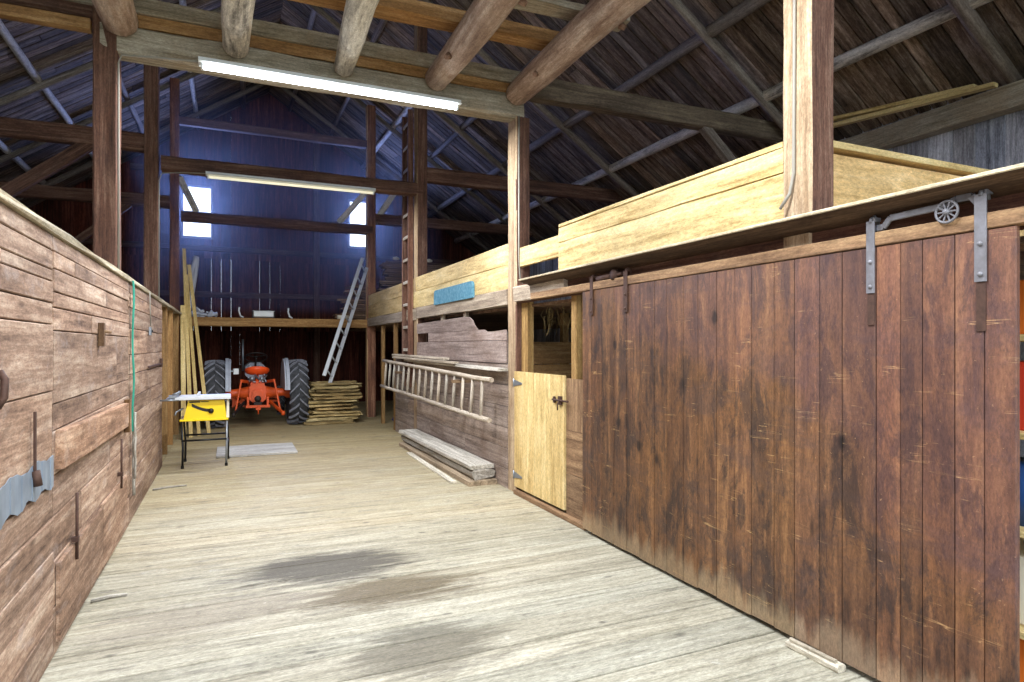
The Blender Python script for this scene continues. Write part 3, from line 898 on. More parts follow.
# planks on the floor along the stall wall
m = MB(); m.beam((2.65, 6.75, .028), (2.65, 10.0, .028), .35, .055, ch=.004, t=(.8, .65, .5, 1), seg=4, wob=.003)
solo('floor_plank', m, W_plank, 'brown bottom plank under the grey timbers by the stall wall', 'plank')
m = MB(); m.beam((2.68, 6.82, .115), (2.68, 10.1, .115), .28, .11, ch=.03, t=(.75, .73, .72, 1), seg=8, wob=.008, ragged=.03)
solo('floor_plank', m, W_plank, 'thick grey timber with ragged end by the stall wall', 'plank')
m = MB(); m.beam((2.67, 6.85, .20), (2.67, 10.2, .20), .30, .055, ch=.008, t=(1.15, 1.15, 1.15, 1), seg=8, wob=.005, ragged=.02)
solo('floor_plank', m, W_plank, 'whitish plank topmost of the timbers by the stall wall', 'plank')
m = MB(); m.beam((2.38, 7.0, .012), (2.43, 9.2, .012), .075, .022, ch=.003, t=(1.5, 1.48, 1.4, 1))
solo('floor_strip', m, W_plank, 'narrow white strip lying on the floor before the timbers', 'strip')
m = MB(); m.beam((2.738, 2.17, .018), (2.728, 2.48, .018), .06, .035, ch=.008, seg=4, wob=.003, t=(1.3, 1.28, 1.2, 1))
m.beam((2.725, 2.19, .045), (2.715, 2.46, .045), .02, .02, ch=.005, t=(1.1, 1.05, .95, 1))
solo('floor_guide', m, W_plank, 'small whitish wooden block on the floor at the sliding door\'s foot', 'block')

# cables on the posts
m = MB(); m.tube([(XR-.012, 2.535, 5.1), (XR-.012, 2.535, 3.5), (XR-.012, 2.54, 2.55), (XR-.02, 2.56, 2.44), (XR-.05, 2.60, 2.36)], .009, 8)
solo('cable', m, M_cable, 'grey cable running down the pale side of the big right post', 'cable')
m = MB(); m.tube([(XR+.03, BY[1]-.013, 4.1), (XR+.03, BY[1]-.013, 2.55), (XR+.04, BY[1]-.02, 2.34), (XR+.075, BY[1]-.02, 2.28)], .009, 8)
solo('cable', m, M_cable, 'grey cable running down the post beside the half door', 'cable')
m = MB(); m.tube([(-.862, BY[1]-.012, 2.2), (-.862, BY[1]-.012, 4.0), (-.84, BY[1]-.012, 4.07), (-.6, 6.2, 4.075), (-.25, 6.12, 4.07)], .008, 8)
solo('cable', m, M_cable, 'pale cable up the nearest left post to the lit tube light', 'cable')
m = MB(); m.tube([(-.92, BY[2]-.012, 2.2), (-.92, BY[2]-.012, 3.95), (-.88, BY[2]-.012, 4.06), (-.6, 10.2, 4.09), (-.32, 10.13, 4.09)], .008, 8)
solo('cable', m, M_cable, 'pale cable up the middle left post to the dim tube light', 'cable')

# ------------------------------------------------------------------ left wall
m = MB()
TH = .03
def course(y0, y1, zs, cuts=None, dx=0):
    for a, b in zip(zs, zs[1:]):
        ys = [y0]+list(cuts.get(a, []) if cuts else [])+[y1]
        for p, q in zip(ys, ys[1:]):
            j = R.uniform(-.004, .006)
            m.box((XL-TH+j, p+.003, a+.003), (XL+j+dx, q-.003, b-.003), t=tint(.78, 1.2, .03), ch=.004)
course(-2.6, 3.92, [0, .2, .38, .55, .72, .89, 1.37, 1.71, 1.82, 1.93, 1.99, 2.09, 2.175], {0: [1.0], .2: [2.2], .38: [.5], .89: [1.2], 1.37: [2.0], 1.82: [1.9], 1.93: [3.1]})
course(3.925, 6.55, [0, .25, .49, .72, .93, 1.16, 1.30, 1.68, 1.80, 1.88, 2.0, 2.09, 2.175], {0: [5.3], .49: [4.6], .72: [5.6], 1.30: [5.9], 1.68: [4.9], 1.88: [5.4], 2.0: [4.4]})
course(6.55, 9.6, [0, .24, .42, .60, .78, .96, 1.12, 1.34, 1.52, 1.76, 1.95, 2.08, 2.175], {.24: [8.0], .6: [7.5], .96: [8.3], 1.52: [7.9]})
# back framing so the boards are carried
for yy in (-1, .9, 2.4, 3.92, 5.2, 6.55, 8.1, 9.55): m.box((XL-.10, yy-.04, 0), (XL-TH-.005, yy+.04, 2.17), t=(.8, .8, .8, 1))
m.box((XL-.22, -2.6, 2.14), (XL-.032, 9.7, 2.165), t=(.9, .88, .85, 1))
struct('wall_left_aisle', m, W_left)
m = MB(); m.beam((XL-.06, -2.6, 2.195), (XL-.06, 13.8, 2.195), .16, .035, ch=.006, seg=24, wob=.006, t=(1.1, 1.1, 1.0, 1))
solo('capping_plank', m, W_tie, 'grey rough capping plank along the top of the left plank wall', 'plank')
# open stud section
for yy, tt, lab in ((9.75, (1.1, 1, .9, 1), 'orange stud where the left plank wall ends'), (10.6, (.9, .85, .8, 1), 'second stud beyond the left plank wall'), (11.6, (1.2, 1.1, 1, 1), 'third stud beyond the left plank wall'), (12.9, (1, .95, .9, 1), 'fourth stud, by the leaning pine planks')):
    m = MB(); m.box((XL-.12, yy, 0), (XL-.02, yy+.09, 2.2), t=tt)
    solo('wall_stud', m, W_stud, lab, 'stud', 'studs past the left wall')
m = MB()
for k in range(9): m.box((XL-.16, 9.62, .02+k*.24), (XL-.135, 13.9, .25+k*.24), t=tint(.5, .8))
solo('backing_boards', m, W_beam, 'dark boards behind the studs past the left wall', 'boards')

# things fixed on the left wall
m = MB(); m.beam((XL+.022, 3.96, 1.06), (XL+.022, 6.42, 1.01), .04, .20, ch=.004, t=(1.12, 1.02, .92, 1), seg=4, wob=.003)
solo('nailed_plank', m, W_left, 'thick tan plank nailed out proud of the left wall', 'plank')
m = MB()
m.box((XL+.003, 3.97, .06), (XL+.022, 5.2, .47), t=(.95, .92, .88, 1)); m.box((XL+.003, 5.205, .05), (XL+.022, 6.32, .49), t=(1.02, .97, .92, 1))
solo('hatch_panel', m, W_left, 'low hatch panel at the foot of the left wall', 'panel')
for yy, z0, z1, lab in ((4.32, .38, .76, 'thin iron rod on the low hatch panel, nearer one'), (5.95, .45, .85, 'thin iron rod on the low hatch panel, farther one')):
    m = MB(); m.tube([(XL+.03, yy, z0), (XL+.03, yy, z1)], .008, 8); m.box((XL+.004, yy-.015, z0+.1), (XL+.04, yy+.015, z0+.13))
    solo('iron_rod', m, M_darkiron, lab, 'rod')
m = MB(); n = 28; top, bot = [], []
for k in range(n+1):
    y = 2.4+1.48*k/n
    top.append((XL+.006, y, 1.045+.012*math.sin(k*.9)+.006*(k % 2)))
    bot.append((XL+.006, y, .895+.016*math.sin(k*1.3+1)))
for k in range(n):
    m.prism([bot[k], bot[k+1], top[k+1], top[k]], (.003+.003*(k % 3 == 0), 0, 0), t=tint(.85, 1.1, .02))
solo('metal_sheet', m, M_sheet, 'bluish metal sheet patch low on the near left wall', 'sheet')
m = MB(); m.box((XL+.013, 3.51, 1.03), (XL+.022, 3.53, 1.30)); m.tube([(XL+.02, 3.52, 1.03), (XL+.03, 3.52, .96)], .018, 8)
solo('iron_strap', m, M_darkiron, 'dark upright iron strap above the metal sheet', 'hinge')
m = MB(); m.tube([(XL+.01, 3.06, 1.50), (XL+.03, 3.05, 1.47), (XL+.03, 3.04, 1.40), (XL+.01, 3.03, 1.36)], .014, 8)
solo('pull_handle', m, M_darkiron, 'rusty iron handle at the left picture edge', 'handle')
m = MB(); m.box((XL+.005, 5.10, 1.60), (XL+.04, 5.16, 1.76), t=(.5, .45, .4, 1)); m.tube([(XL+.03, 5.13, 1.70), (XL+.06, 5.22, 1.70)], .012, 8)
solo('turn_latch', m, W_rail, 'small dark wooden latch high on the left wall', 'latch')
m = MB(); m.box((XL+.005, 6.28, .86), (XL+.045, 6.34, 1.14), t=(.6, .5, .35, 1))
solo('turn_latch', m, W_rail, 'brown wooden latch beside the green strap', 'latch')
m = MB(); n = 12
pts = [(XL+.03+.006*math.sin(k), 6.62+.008*math.sin(k*1.7), 2.19-k*(1.36/n)) for k in range(n+1)]
for a, b in zip(pts, pts[1:]): m.beam(a, b, .05, .012, up=(1, 0, 0), ch=.002)
solo('strap', m, M_green, 'green strap hanging down the left wall', 'strap')
m = MB(); n = 16
m.tube([(XL+.03, 6.66+.012*math.sin(k*1.3), .84-k*(.6/n)) for k in range(n+1)], .014, 8)
m.tube([(XL+.045, 6.62+.012*math.sin(k*1.1+1), 1.0-k*(.6/n)) for k in range(n+1)], .010, 8)
solo('rope', m, W_plank, 'frayed tan rope hanging below the green strap', 'rope')
t = thing('light_switch', 'small light switch box with wire high on the left wall', 'switch', (XL, 8.1, 1.75))
m = MB(); m.box((XL+.005, 8.06, 1.72), (XL+.03, 8.12, 1.81)); part('box', m, M_galv, t)
m = MB(); m.box((XL+.031, 8.085, 1.75), (XL+.041, 8.105, 1.78)); part('toggle', m, M_black, t)
m = MB(); m.tube([(XL+.02, 8.1, 1.82), (XL+.02, 8.06, 2.0), (XL+.02, 8.0, 2.2)], .006, 6); part('wire', m, M_cable, t)
m = MB(); m.box((XL+.01, 7.9, 1.36), (XL+.03, 9.4, 1.38)); m.box((XL+.01, 9.2, 1.33), (XL+.04, 9.26, 1.44))
solo('slide_bolt', m, M_darkiron, 'thin dark iron bar across the far left wall', 'bar')
# sticks on the floor near the left wall
for (p, q, lab) in (((-.79, 4.66, .012), (-.60, 4.70, .012), 'short grey stick on the floor by the low hatch'), ((-.78, 8.0, .012), (-.45, 8.1, .012), 'thin stick on the floor near the table saw')):
    m = MB(); p = Vector(p); q = Vector(q); m.tube([p, p.lerp(q, .5)+Vector((0, .02, 0)), q], [.010, .013, .007], 8)
    solo('stick', m, W_plank, lab, 'stick')

# leaning pine planks
LP = [((-.62, 12.35, 0), (-.82, 13.9, 3.50), .10, (1, .95, .8, 1), 'longest pale pine plank leaning by the rearmost left post'),
      ((-.50, 12.5, 0), (-.78, 13.95, 3.0), .09, (1.0, .95, .82, 1), 'pale plank leaning right of the longest leaning plank'),
      ((-.34, 12.6, 0), (-.74, 14.0, 3.2), .10, (.95, .9, .75, 1), 'rightmost of the leaning pine planks'),
      ((-.72, 12.1, 0), (-.80, 13.2, 2.35), .12, (1.1, 1.08, 1, 1), 'short broad plank leaning at the end of the left wall')]
for a, b, ww, tt, lab in LP:
    m = MB(); m.beam(a, b, ww*.62, .03, up=(0, 1, .2), ch=.003, seg=3, wob=.002, t=tt)
    solo('leaning_plank', m, W_pale, lab, 'plank', 'planks leaning at the left')
m = MB(); n = 14
m.tube([(-.78+.16*math.sin(k*.22), 14.45, 2.24+1.2*math.sin(PI*min(1, k/9)*.5) - max(0, k-9)*.1) for k in range(n+1)], .045, 10)
solo('ribbed_hose', m, M_hose, 'pale flexible hose curling up beside the rearmost left post', 'hose')

# ------------------------------------------------------------------ rear loft over the tractor
m = MB(); m.beam((-1.0, 14.4, 2.10), (3.0, 14.4, 2.10), .14, .18, ch=.01, seg=10, wob=.004, t=(1.05, .95, .85, 1))
solo('loft_edge_beam', m, W_stud, 'brown beam along the front of the rear loft above the tractor', 'beam')
m = MB(); y = 14.48
while y < YB-.2:
    m.box((-5.1, y, 2.16), (RX+6.1, y+.24, 2.19), t=tint(.7, 1)); y += .245
struct('floor_rear_loft', m, W_back)
# things on the rear loft edge
t = thing('electric_heater', 'small white boxy heater standing on the rear loft edge', 'heater', (.95, 14.5, 2.19))
m = MB(); m.box((.44, 14.42, 2.215), (.88, 14.58, 2.35), ch=.02); part('body', m, M_white, t)
for xx in (.44, .86):
    m = MB(); m.box((xx-.01, 14.41, 2.19), (xx+.02, 14.59, 2.34), ch=.004); part('end_cap', m, M_darkgrey, t)
for xx, lab in ((.20, 'short white bent pipe left of the white heater'), (1.18, 'short white bent pipe right of the white heater')):
    m = MB(); m.tube([(xx+.06, 14.5, 2.20), (xx, 14.5, 2.24), (xx-.03, 14.5, 2.34), (xx-.02, 14.5, 2.42)], .018, 8)
    solo('bent_pipe', m, M_white, lab, 'pipe')
m = MB()
for k in range(16):
    c = Vector((-.55+R.uniform(-.2, .25), 14.5+R.uniform(-.05, .05), 2.27+R.uniform(-.04, .06))); d = Vector((R.uniform(-.14, .14), R.uniform(-.04, .04), R.uniform(-.06, .06)))
    m.tube([c-d, c+d], [R.uniform(.02, .04), .025], 7)
solo('scrap_heap', m, M_hose, 'small dark heap of scrap on the left of the rear loft edge', 'scrap')
m = MB(); m.tube([(2.2, 14.5, 2.24), (2.45, 14.55, 2.26)], [.05, .03], 8)
solo('rag', m, M_cream, 'small pale rag on the rear loft edge by the aluminium ladder', 'rag')

# stored boards on the loft at the right, stacked in layers
labS = 'thin brown stored board in the big stack on the loft behind the fixed ladder'
for k in range(30):
    z = 2.215+k*.047
    for j in range(2):
        xa = 3.25+R.uniform(-.1, .15) if j == 0 else 5.3
        xb = 5.2+R.uniform(-.05, .05) if j == 0 else 7.0
        m = MB(); m.beam((xa, 14.75+R.uniform(-.05, .05)+k*.004, z), (xb, 14.75+R.uniform(-.05, .05), z+R.uniform(-.004, .004)), .34, .034+R.uniform(-.006, .004), ch=.003, t=tint(.7, 1.3, .04))
        solo('stored_board', m, W_dstack, labS, 'board', 'boards stacked on the right loft')
labS = 'rough stored board in the ragged stack left of the rearmost right post'
for k in range(17):
    z = 2.215+k*.05
    m = MB(); m.beam((2.25+R.uniform(-.12, .45)+k*.012, 15.0+R.uniform(-.05, .05), z), (3.1, 15.0+R.uniform(-.05, .05), z+R.uniform(-.006, .006)), .3, .038, ch=.003, t=tint(.7, 1.3, .04), ragged=.03)
    solo('rough_board', m, W_dstack, labS, 'board', 'ragged stack of boards')
for (x, z) in ((3.5, 3.63), (3.8, 3.63), (4.3, 3.62)):
    m = MB(); m.tube([(x, 14.72, z+.03), (x+.08, 14.7, z+.035), (x+.15, 14.72, z+.03)], [.03, .045, .025], 8)
    solo('bundle', m, M_cream, 'small pale bundle lying on top of the big board stack', 'bundle', 'bundles on the board stack')

# slab pile on the floor behind/right of tractor
labS = 'rough bark-edged slab in the low slab pile right of the tractor'
for k in range(12):
    z = .032+k*.072
    sh = R.uniform(-.06, .06)
    for j in range(3):
        yy = 13.35+j*.22+R.uniform(-.03, .03)
        x0 = 1.44+R.uniform(-.13, .13)+sh+k*.006; x1 = 2.44+R.uniform(-.14, .10)
        m = MB(); n = 6
        m.beam((x0, yy, z+R.uniform(-.006, .006)), (x1, yy+R.uniform(-.04, .04), z+R.uniform(-.018, .018)), .21, .060+R.uniform(-.018, .010), ch=.018, seg=n, wob=.014, ragged=.05, taper=R.uniform(.7, 1.1), t=tint(.6, 1.6, .05))
        solo('wood_slab', m, W_slab, labS, 'slab', 'slab wood pile')

# aluminium ladder leaning
t = thing('aluminium_ladder', 'aluminium ladder leaning from the slab pile up to the loft', 'ladder', (1.85, 13.35, .9))
a0, a1 = Vector((1.80, 13.25, .92)), Vector((2.74, 14.18, 3.45))
d = (a1-a0).normalized(); side = Vector((.36, .6, 0)); side = (side-d*side.dot(d)).normalized()*.19
for s_g in (-1, 1):
    m = MB(); m.beam(a0+side*s_g, a1+side*s_g, .028, .075, up=d.cross(side), ch=.004); part('side_rail', m, M_alu, t)
for k in range(9):
    c = a0.lerp(a1, .05+.9*k/8); m = MB(); m.tube([c-side, c+side], .016, 8); part('rung', m, M_alu, t)

# sheet on floor
m = MB(); m.beam((-.18, 10.38, .016), (.92, 10.38, .016), .95, .03, ch=.002, t=(1.05, 1.08, 1.15, 1)); 
solo('floor_sheet', m, W_plank, 'flat grey board sheet on the floor behind the table saw', 'sheet')

# ------------------------------------------------------------------ tractor
TX, TY = .50, 13.75
t = thing('tractor', 'old orange farm tractor seen from behind under the rear loft', 'tractor', (TX, TY, 0))
def tyre(xc, yc, rad, wd, lugs, name='rear_tyre'):
    m = MB(); h = wd/2
    prof = [(-h*.62, rad*.60), (-h*.95, rad*.70), (-h, rad*.82), (-h*.9, rad*.93), (-h*.5, rad*.965), (0, rad*.975), (h*.5, rad*.965), (h*.9, rad*.93), (h, rad*.82), (h*.95, rad*.70), (h*.62, rad*.60)]
    m.lathe(prof, (xc, yc, rad), 'x', 48)
    for sgn in (-1, 1):
        for k in range(lugs):
            th0 = 2*PI*(k+(.5 if sgn > 0 else 0))/lugs
            n = 5; strip = []
            for q in range(n+1):
                a = q/n
                x = sgn*h*(.02+1.02*a)
                th = th0+a*.30
                rr_out = rad*(1.03-.05*a**3); rr_in = rad*(.95-.03*a)
                for (dt, rr_) in ((-.035, rr_in), (-.022, rr_out), (.022, rr_out), (.035, rr_in)):
                    strip.append((xc+x, yc+math.cos(th+dt)*rr_, rad+math.sin(th+dt)*rr_))
            fs = []
            for q in range(n):
                for e in range(3): fs.append([q*4+e, q*4+e+1, q*4+e+5, q*4+e+4])
            fs.append([0, 1, 2, 3]); fs.append([n*4+3, n*4+2, n*4+1, n*4])
            m.add(strip, fs, t=(4.5, 4.5, 4.7, 1))
    return m
M_lug = M_tire
for sx in (-1, 1):
    xc = TX+sx*.76
    ty = part('rear_tyre', tyre(xc, TY, .655, .36, 20), M_tire, t)
    m = MB(); m.lathe([(-.10, .40), (-.06, .38), (-.02, .16), (0, .14), (.02, .16), (.06, .38), (.10, .40)], (xc, TY, .655), 'x', 32)
    part('rim', m, M_fender, t, sub=ty)
    xf = TX+sx*.50
    # fender: arched plate inside the tyre
    m = MB(); n = 18; prof = []
    outer = [(math.cos(a), math.sin(a)) for a in [PI*.06+PI*.88*k/n for k in range(n+1)]]
    ol = [(xf-.015, TY+c_*.68, .60+s2*.74) for c_, s2 in outer]
    m.prism(ol, (.03, 0, 0))
    for (a, b) in zip(outer, outer[1:]):
        m.beam((xf+sx*.05, TY+a[0]*.69, .60+a[1]*.75), (xf+sx*.05, TY+b[0]*.69, .60+b[1]*.75), .06, .012, up=(0, (a[0]+b[0])/2, (a[1]+b[1])/2))
    part('fender', m, M_fender, t)
    # axle housing
    m = MB(); m.lathe([(0, .15), (.08, .13), (.22, .09), (.38, .075), (.44, .12), (.50, .12)], (0, 0, 0), 'x', 20)
    m.v = [(TX+sx*(.12+p[0]), TY+p[1], .655+p[2]) for p in m.v]
    part('axle_housing', m, M_orange, t)
    # lower link
    m = MB(); m.beam((TX+sx*.24, TY-.12, .48), (TX+sx*.44, TY-.72, .30), .035, .06, ch=.006); m.lathe([(-.03, 0), (-.03, .045), (.03, .045), (.03, 0)], (TX+sx*.44, TY-.74, .30), 'x', 14)
    part('lower_link', m, M_darkgrey if sx < 0 else M_orange, t)
    # lift arm and rod
    m = MB(); m.beam((TX+sx*.17, TY-.05, .88), (TX+sx*.30, TY-.42, .92), .04, .06, ch=.006)
    m.beam((TX+sx*.30, TY-.42, .92), (TX+sx*.40, TY-.52, .36), .03, .03, ch=.006)
    part('lift_arm', m, M_orange, t)
    # footrest and brake pedal
    m = MB(); m.box((TX+sx*.22, TY+.55, .42), (TX+sx*.46, TY+.80, .45)); m.beam((TX+sx*.2, TY+.5, .55), (TX+sx*.32, TY+.8, .62), .03, .03)
    part('footrest', m, M_orange, t)
    # front wheel
    fy = TY+2.0
    fw = part('front_tyre', tyre(TX+sx*.58, fy, .33, .15, 14), M_tire, t)
    m = MB(); m.beam((TX+sx*.10, fy, .50), (TX+sx*.5, fy, .42), .06, .08); part('front_axle', m, M_orange, t)
# differential / transmission
m = MB()
m.beam((TX, TY-.30, .67), (TX, TY+.95, .67), .31, .36, ch=.06)
m.beam((TX, TY-.22, .84), (TX, TY+.35, .84), .26, .12, ch=.04)
m.beam((TX, TY-.36, .62), (TX, TY-.28, .62), .20, .22, ch=.03)
part('transmission', m, M_orange, t)
m = MB(); m.lathe([(-.03, 0), (-.03, .05), (.02, .065), (.05, .065)], (TX, TY-.39, .56), 'y', 16)
m.tube([(TX, TY-.46, .56), (TX, TY-.36, .56)], .02, 10)
m.box((TX-.07, TY-.42, .40), (TX+.07, TY-.37, .50))
part('power_take_off', m, M_darkgrey, t)
m = MB(); m.beam((TX, TY-.60, .38), (TX, TY+.1, .38), .09, .03); m.beam((TX-.22, TY-.45, .42), (TX+.22, TY-.45, .42), .03, .05)
m.tube([(TX, TY-.58, .44), (TX, TY-.58, .28)], .014, 8); m.box((TX-.20, TY-.43, .42), (TX-.16, TY-.38, .60)); m.box((TX+.16, TY-.43, .42), (TX+.20, TY-.38, .60))
part('drawbar', m, M_orange, t)
m = MB()
for k in range(7):
    m.tube([(TX+R.uniform(-.18, .18), TY-.25, .88), (TX+R.uniform(-.2, .2), TY-.1, 1.0+R.uniform(-.04, .04))], .014, 7)
m.lathe([(-.02, 0), (-.02, .045), (.06, .04), (.06, 0)], (TX-.1, TY-.22, .93), 'z', 12); m.lathe([(-.02, 0), (-.02, .04), (.05, .04), (.05, 0)], (TX+.08, TY-.2, .93), 'z', 12)
part('hydraulic_levers', m, M_galv, t)
# seat: pan with raised rim
m = MB(); n = 24; rings = []
for (rr_, zz, bk) in ((0, 1.02, 0), (.12, 1.02, 0), (.19, 1.04, .02), (.225, 1.08, .06), (.235, 1.12, .085), (.225, 1.115, .085), (.19, 1.075, .045), (.1, 1.045, 0)):
    ring = []
    for k in range(n):
        a = 2*PI*k/n
        back = max(0, -math.sin(a))
        ring.append((TX+math.cos(a)*rr_, TY+.02+math.sin(a)*rr_*.85, zz+bk*back*.9))
    rings.append(ring)
vv = [p for r_ in rings for p in r_]
fs = []
for i in range(len(rings)-1):
    for k in range(n):
        k2 = (k+1) % n; fs.append([i*n+k, i*n+k2, (i+1)*n+k2, (i+1)*n+k])
m.add(vv, fs, smooth=True)
part('seat', m, M_orange2, t)
m = MB(); m.beam((TX, TY-.15, .90), (TX, TY+.02, 1.02), .06, .02); m.beam((TX, TY+.02, 1.0), (TX, TY+.4, .88), .06, .02); part('seat_spring', m, M_orange, t)
# hood, dash
m = MB(); m.beam((TX, TY+.95, 1.06), (TX, TY+2.2, 1.04), .40, .36, ch=.09, seg=4)
m.beam((TX, TY+.95, .72), (TX, TY+2.15, .70), .26, .34, ch=.03)
hood = part('hood', m, M_fender, t)
m = MB(); m.beam((TX, TY+.90, 1.12), (TX, TY+.95, 1.12), .34, .20, ch=.06); part('dashboard', m, M_fender, t)
for dx in (-.1, 0, .1):
    g2 = MB(); g2.lathe([(-.012, 0), (-.012, .032), (0, .035)], (TX+dx, TY+.90, 1.14), 'y', 14); part('gauge', g2, M_white, t, sub=hood)
# steering wheel
c = Vector((TX, TY+.62, 1.36)); ax = Vector((0, .45, .89)); ux = Vector((1, 0, 0)); uy = ax.cross(ux)
m = MB(); n = 28
m.tube([c+ux*(math.cos(2*PI*k/n)*.22)+uy*(math.sin(2*PI*k/n)*.22) for k in range(n+1)], .014, 8, cap=False)
for k in range(3):
    a = PI/2+2*PI*k/3; m.tube([c, c+ux*(math.cos(a)*.22)+uy*(math.sin(a)*.22)], .01, 6)
m.lathe([(0, 0), (0, .045), (.03, .04), (.03, 0)], tuple(c), 'z', 14)
sw = part('steering_wheel', m, M_darkgrey, t)
m = MB(); m.tube([c, c+Vector((0, .42, -.36))], .02, 8); part('steering_column', m, M_darkgrey, t)
m = MB(); m.tube([(TX-.24, TY+1.4, 1.05), (TX-.24, TY+1.4, 1.75)], .022, 10); part('exhaust_pipe', m, M_galv, t)
m = MB(); m.box((TX-.44, TY-.10, 1.04), (TX-.34, TY-.04, 1.15), ch=.01); m.beam((TX-.46, TY-.06, 1.1), (TX-.50, TY-.0, 1.1), .02, .02); part('work_lamp', m, M_white, t)

# ------------------------------------------------------------------ table saw
SX0, SX1, SY = -.60, -.04, 9.28
t = thing('table_saw', 'yellow table saw on black folding legs in front of the tractor', 'saw', (-.32, SY+.25, 0))
m = MB()
m.prism([(SX0+.04, SY+.02, .62), (SX1-.0, SY+.02, .62), (SX1-.03, SY+.02, .88), (SX0+.10, SY+.02, .88)], (0, .48, 0))
m.box((SX0+.0, SY, .61), (SX1+.02, SY+.52, .635), ch=.006)
part('body', m, M_yellow, t)
m = MB(); m.box((SX0-.02, SY-.04, .895), (SX1+.05, SY+.56, .925), ch=.004); m.box((SX0-.05, SY-.07, .895), (SX1+.05, SY-.045, .935), ch=.004)
part('table_top', m, M_alu, t)
m = MB(); m.box((SX0-.16, SY-.06, .90), (SX0-.03, SY+.55, .915), ch=.003); m.tube([(SX0-.22, SY-.06, .90), (SX0, SY-.06, .90)], .012, 8); part('extension_wing', m, M_galv, t)
m = MB(); m.beam((SX0-.06, SY+.02, .93), (SX0+.0, SY+.1, 1.0), .03, .03); m.box((SX0-.12, SY-.07, .92), (SX0-.03, SY+.0, .965), ch=.01); m.tube([(SX0-.08, SY-.05, .97), (SX0-.0, SY-.03, 1.0)], .012, 8); part('miter_gauge', m, M_galv, t)
m = MB(); m.box((SX0+.20, SY-.06, .93), (SX0+.23, SY+.55, .965), ch=.003); m.box((SX0+.05, SY-.06, .926), (SX1-.05, SY-.03, .945), ch=.003); part('rip_fence', m, M_alu, t)
# curved bevel slot
m = MB(); n = 10; up_, dn = [], []
for k in range(n+1):
    a = k/n; x = SX0+.14+a*.22; z = .835-.075*math.sin(a*PI*.5)-.01
    up_.append((x, SY+.014, z+.018)); dn.append((x, SY+.014, z-.022))
m.prism(up_+dn[::-1], (0, .012, 0)); sl = part('bevel_slot', m, M_darkgrey, t)
m = MB(); m.lathe([(-.03, 0), (-.03, .022), (-.012, .035), (0, .035)], (SX0+.37, SY+.01, .74), 'y', 18); part('hand_wheel', m, M_black, t)
m = MB(); m.box((SX0+.11, SY+.012, .853), (SX0+.24, SY+.019, .872), ch=.002); m.box((SX0+.25, SY+.012, .858), (SX0+.34, SY+.019, .868), ch=.002); part('maker_plate', m, M_black, t, 'small black lettering strip')
m = MB(); m.prism([(SX1-.005, SY+.03, .64), (SX1+.03, SY+.03, .64), (SX1+.03, SY+.03, .86), (SX1+.0, SY+.03, .88)], (0, .44, 0)); part('side_cover', m, M_cream, t)
m = MB(); m.tube([(SX0+.04, SY+.05, .78), (SX0-.04, SY+.0, .74), (SX0-.05, SY-.02, .70)], .012, 8); part('lock_lever', m, M_galv, t)
def leg(x0, y0, x1, y1, mat, lab=None):
    m = MB(); m.tube([(x0, y0, .61), ((x0+x1)/2+(x1-x0)*.25, (y0+y1)/2, .34), (x1, y1, .28), (x1-.005, y1, .035)], .014, 8)
    o = part('leg', m, mat, t, lab); m = MB(); m.lathe([(0, 0), (0, .02), (.04, .018)], (x1-.005, y1, 0), 'z', 10); part('foot', m, M_black, t, sub=o)
leg(SX0+.02, SY+.03, SX0+.04, SY-.02, M_black); leg(SX1-.0, SY+.03, SX1+.0, SY-.0, M_galv, 'bare metal leg')
leg(SX0+.02, SY+.49, SX0+.04, SY+.54, M_black); leg(SX1-.0, SY+.49, SX1+.02, SY+.56, M_black)
m = MB(); m.tube([(SX0+.02, SY+.0, .36), (SX1-.0, SY+.0, .36)], .013, 8); part('cross_bar', m, M_black, t)
m = MB(); m.tube([(SX0+.02, SY+.52, .37), (SX1, SY+.52, .37)], .013, 8); part('cross_bar', m, M_black, t)
m = MB(); m.tube([(SX1+.01, SY+.0, .30), (SX1+.02, SY+.55, .30)], .01, 8); part('side_brace', m, M_black, t)

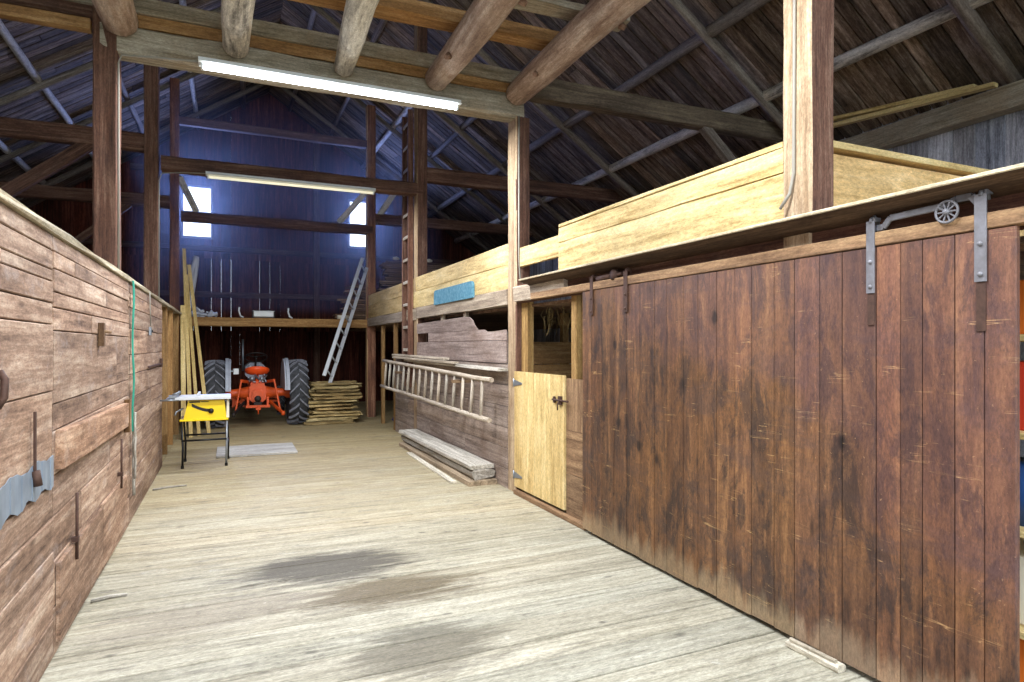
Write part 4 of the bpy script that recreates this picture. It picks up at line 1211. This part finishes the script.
# ------------------------------------------------------------------ shelf beyond the sliding door's near edge
t = thing('storage_shelf', 'wooden shelf seen past the near edge of the sliding door', 'shelf', (3.35, 1.35, 0))
for z in (.35, .78, 1.2, 1.62):
    m = MB(); m.box((3.08, .7, z), (3.6, 1.95, z+.03)); part('shelf_board', m, W_pale, t)
for (x, y) in ((3.08, 1.92), (3.56, 1.92), (3.08, .7), (3.56, .7)):
    m = MB(); m.box((x, y, 0), (x+.05, y+.05, 2.0)); part('upright', m, W_stud, t)
items = [('carton', 1.65, .24, M_or, 'orange carton topmost on the shelf past the door'), ('carton', 1.23, .30, M_red, 'red carton on the third shelf past the door'),
         ('tin', .81, .26, M_bluebox, 'blue tin on the second shelf past the door'), ('carton', .38, .3, M_cream, 'cream carton on the low shelf past the door'), ('carton', .0, .32, M_or, 'orange carton on the floor under the shelf')]
for nm, z, h, mt, lab in items:
    tt = thing(nm, lab, 'box' if nm == 'carton' else 'tin', (3.3, 1.55, z))
    if nm == 'carton':
        m = MB(); m.box((3.16, 1.3, z), (3.5, 1.88, z+h), ch=.006); part('body', m, mt, tt)
        m = MB(); m.box((3.17, 1.31, z+h), (3.49, 1.58, z+h+.006), ch=.001); part('flap', m, mt, tt)
    else:
        m = MB(); m.lathe([(z, 0), (z, .15), (z+h, .15), (z+h, .13), (z+h+.01, .13), (z+h+.01, 0)], (3.32, 1.62, 0), 'z', 24); part('body', m, mt, tt)

# ------------------------------------------------------------------ scatter volume added to imitate lens bloom round the far windows
def bloom_volume():
    me = bpy.data.meshes.new('bloom_volume')
    x0, x1, y0, y1, z1, z2 = -1.6, 3.9, 12.0, YB-.08, 4.4, 7.0
    vs_ = [(x0, y0, 2.3), (x1, y0, 2.3), (x1, y1, 2.3), (x0, y1, 2.3), (x0, y0, 6.2), (x1, y0, 6.2), (x1, y1, 6.2), (x0, y1, 6.2)]
    me.from_pydata(vs_, [], [(3, 2, 1, 0), (4, 5, 6, 7), (0, 1, 5, 4), (1, 2, 6, 5), (2, 3, 7, 6), (3, 0, 4, 7)])
    mt = bpy.data.materials.new('bloom_volume'); mt.use_nodes = True
    nt = mt.node_tree; nt.nodes.remove(nt.nodes['Principled BSDF'])
    v = nt.nodes.new('ShaderNodeVolumeScatter')
    v.inputs['Density'].default_value = .013; v.inputs['Anisotropy'].default_value = .6
    v.inputs['Color'].default_value = (.75, .85, 1, 1)
    nt.links.new(v.outputs[0], nt.nodes['Material Output'].inputs['Volume'])
    me.materials.append(mt)
    o = bpy.data.objects.new('bloom_volume', me); C.objects.link(o)
    tag(o, 'bluish volume imitating lens bloom before the far windows', 'bloom_volume', kind='stuff')
bloom_volume()
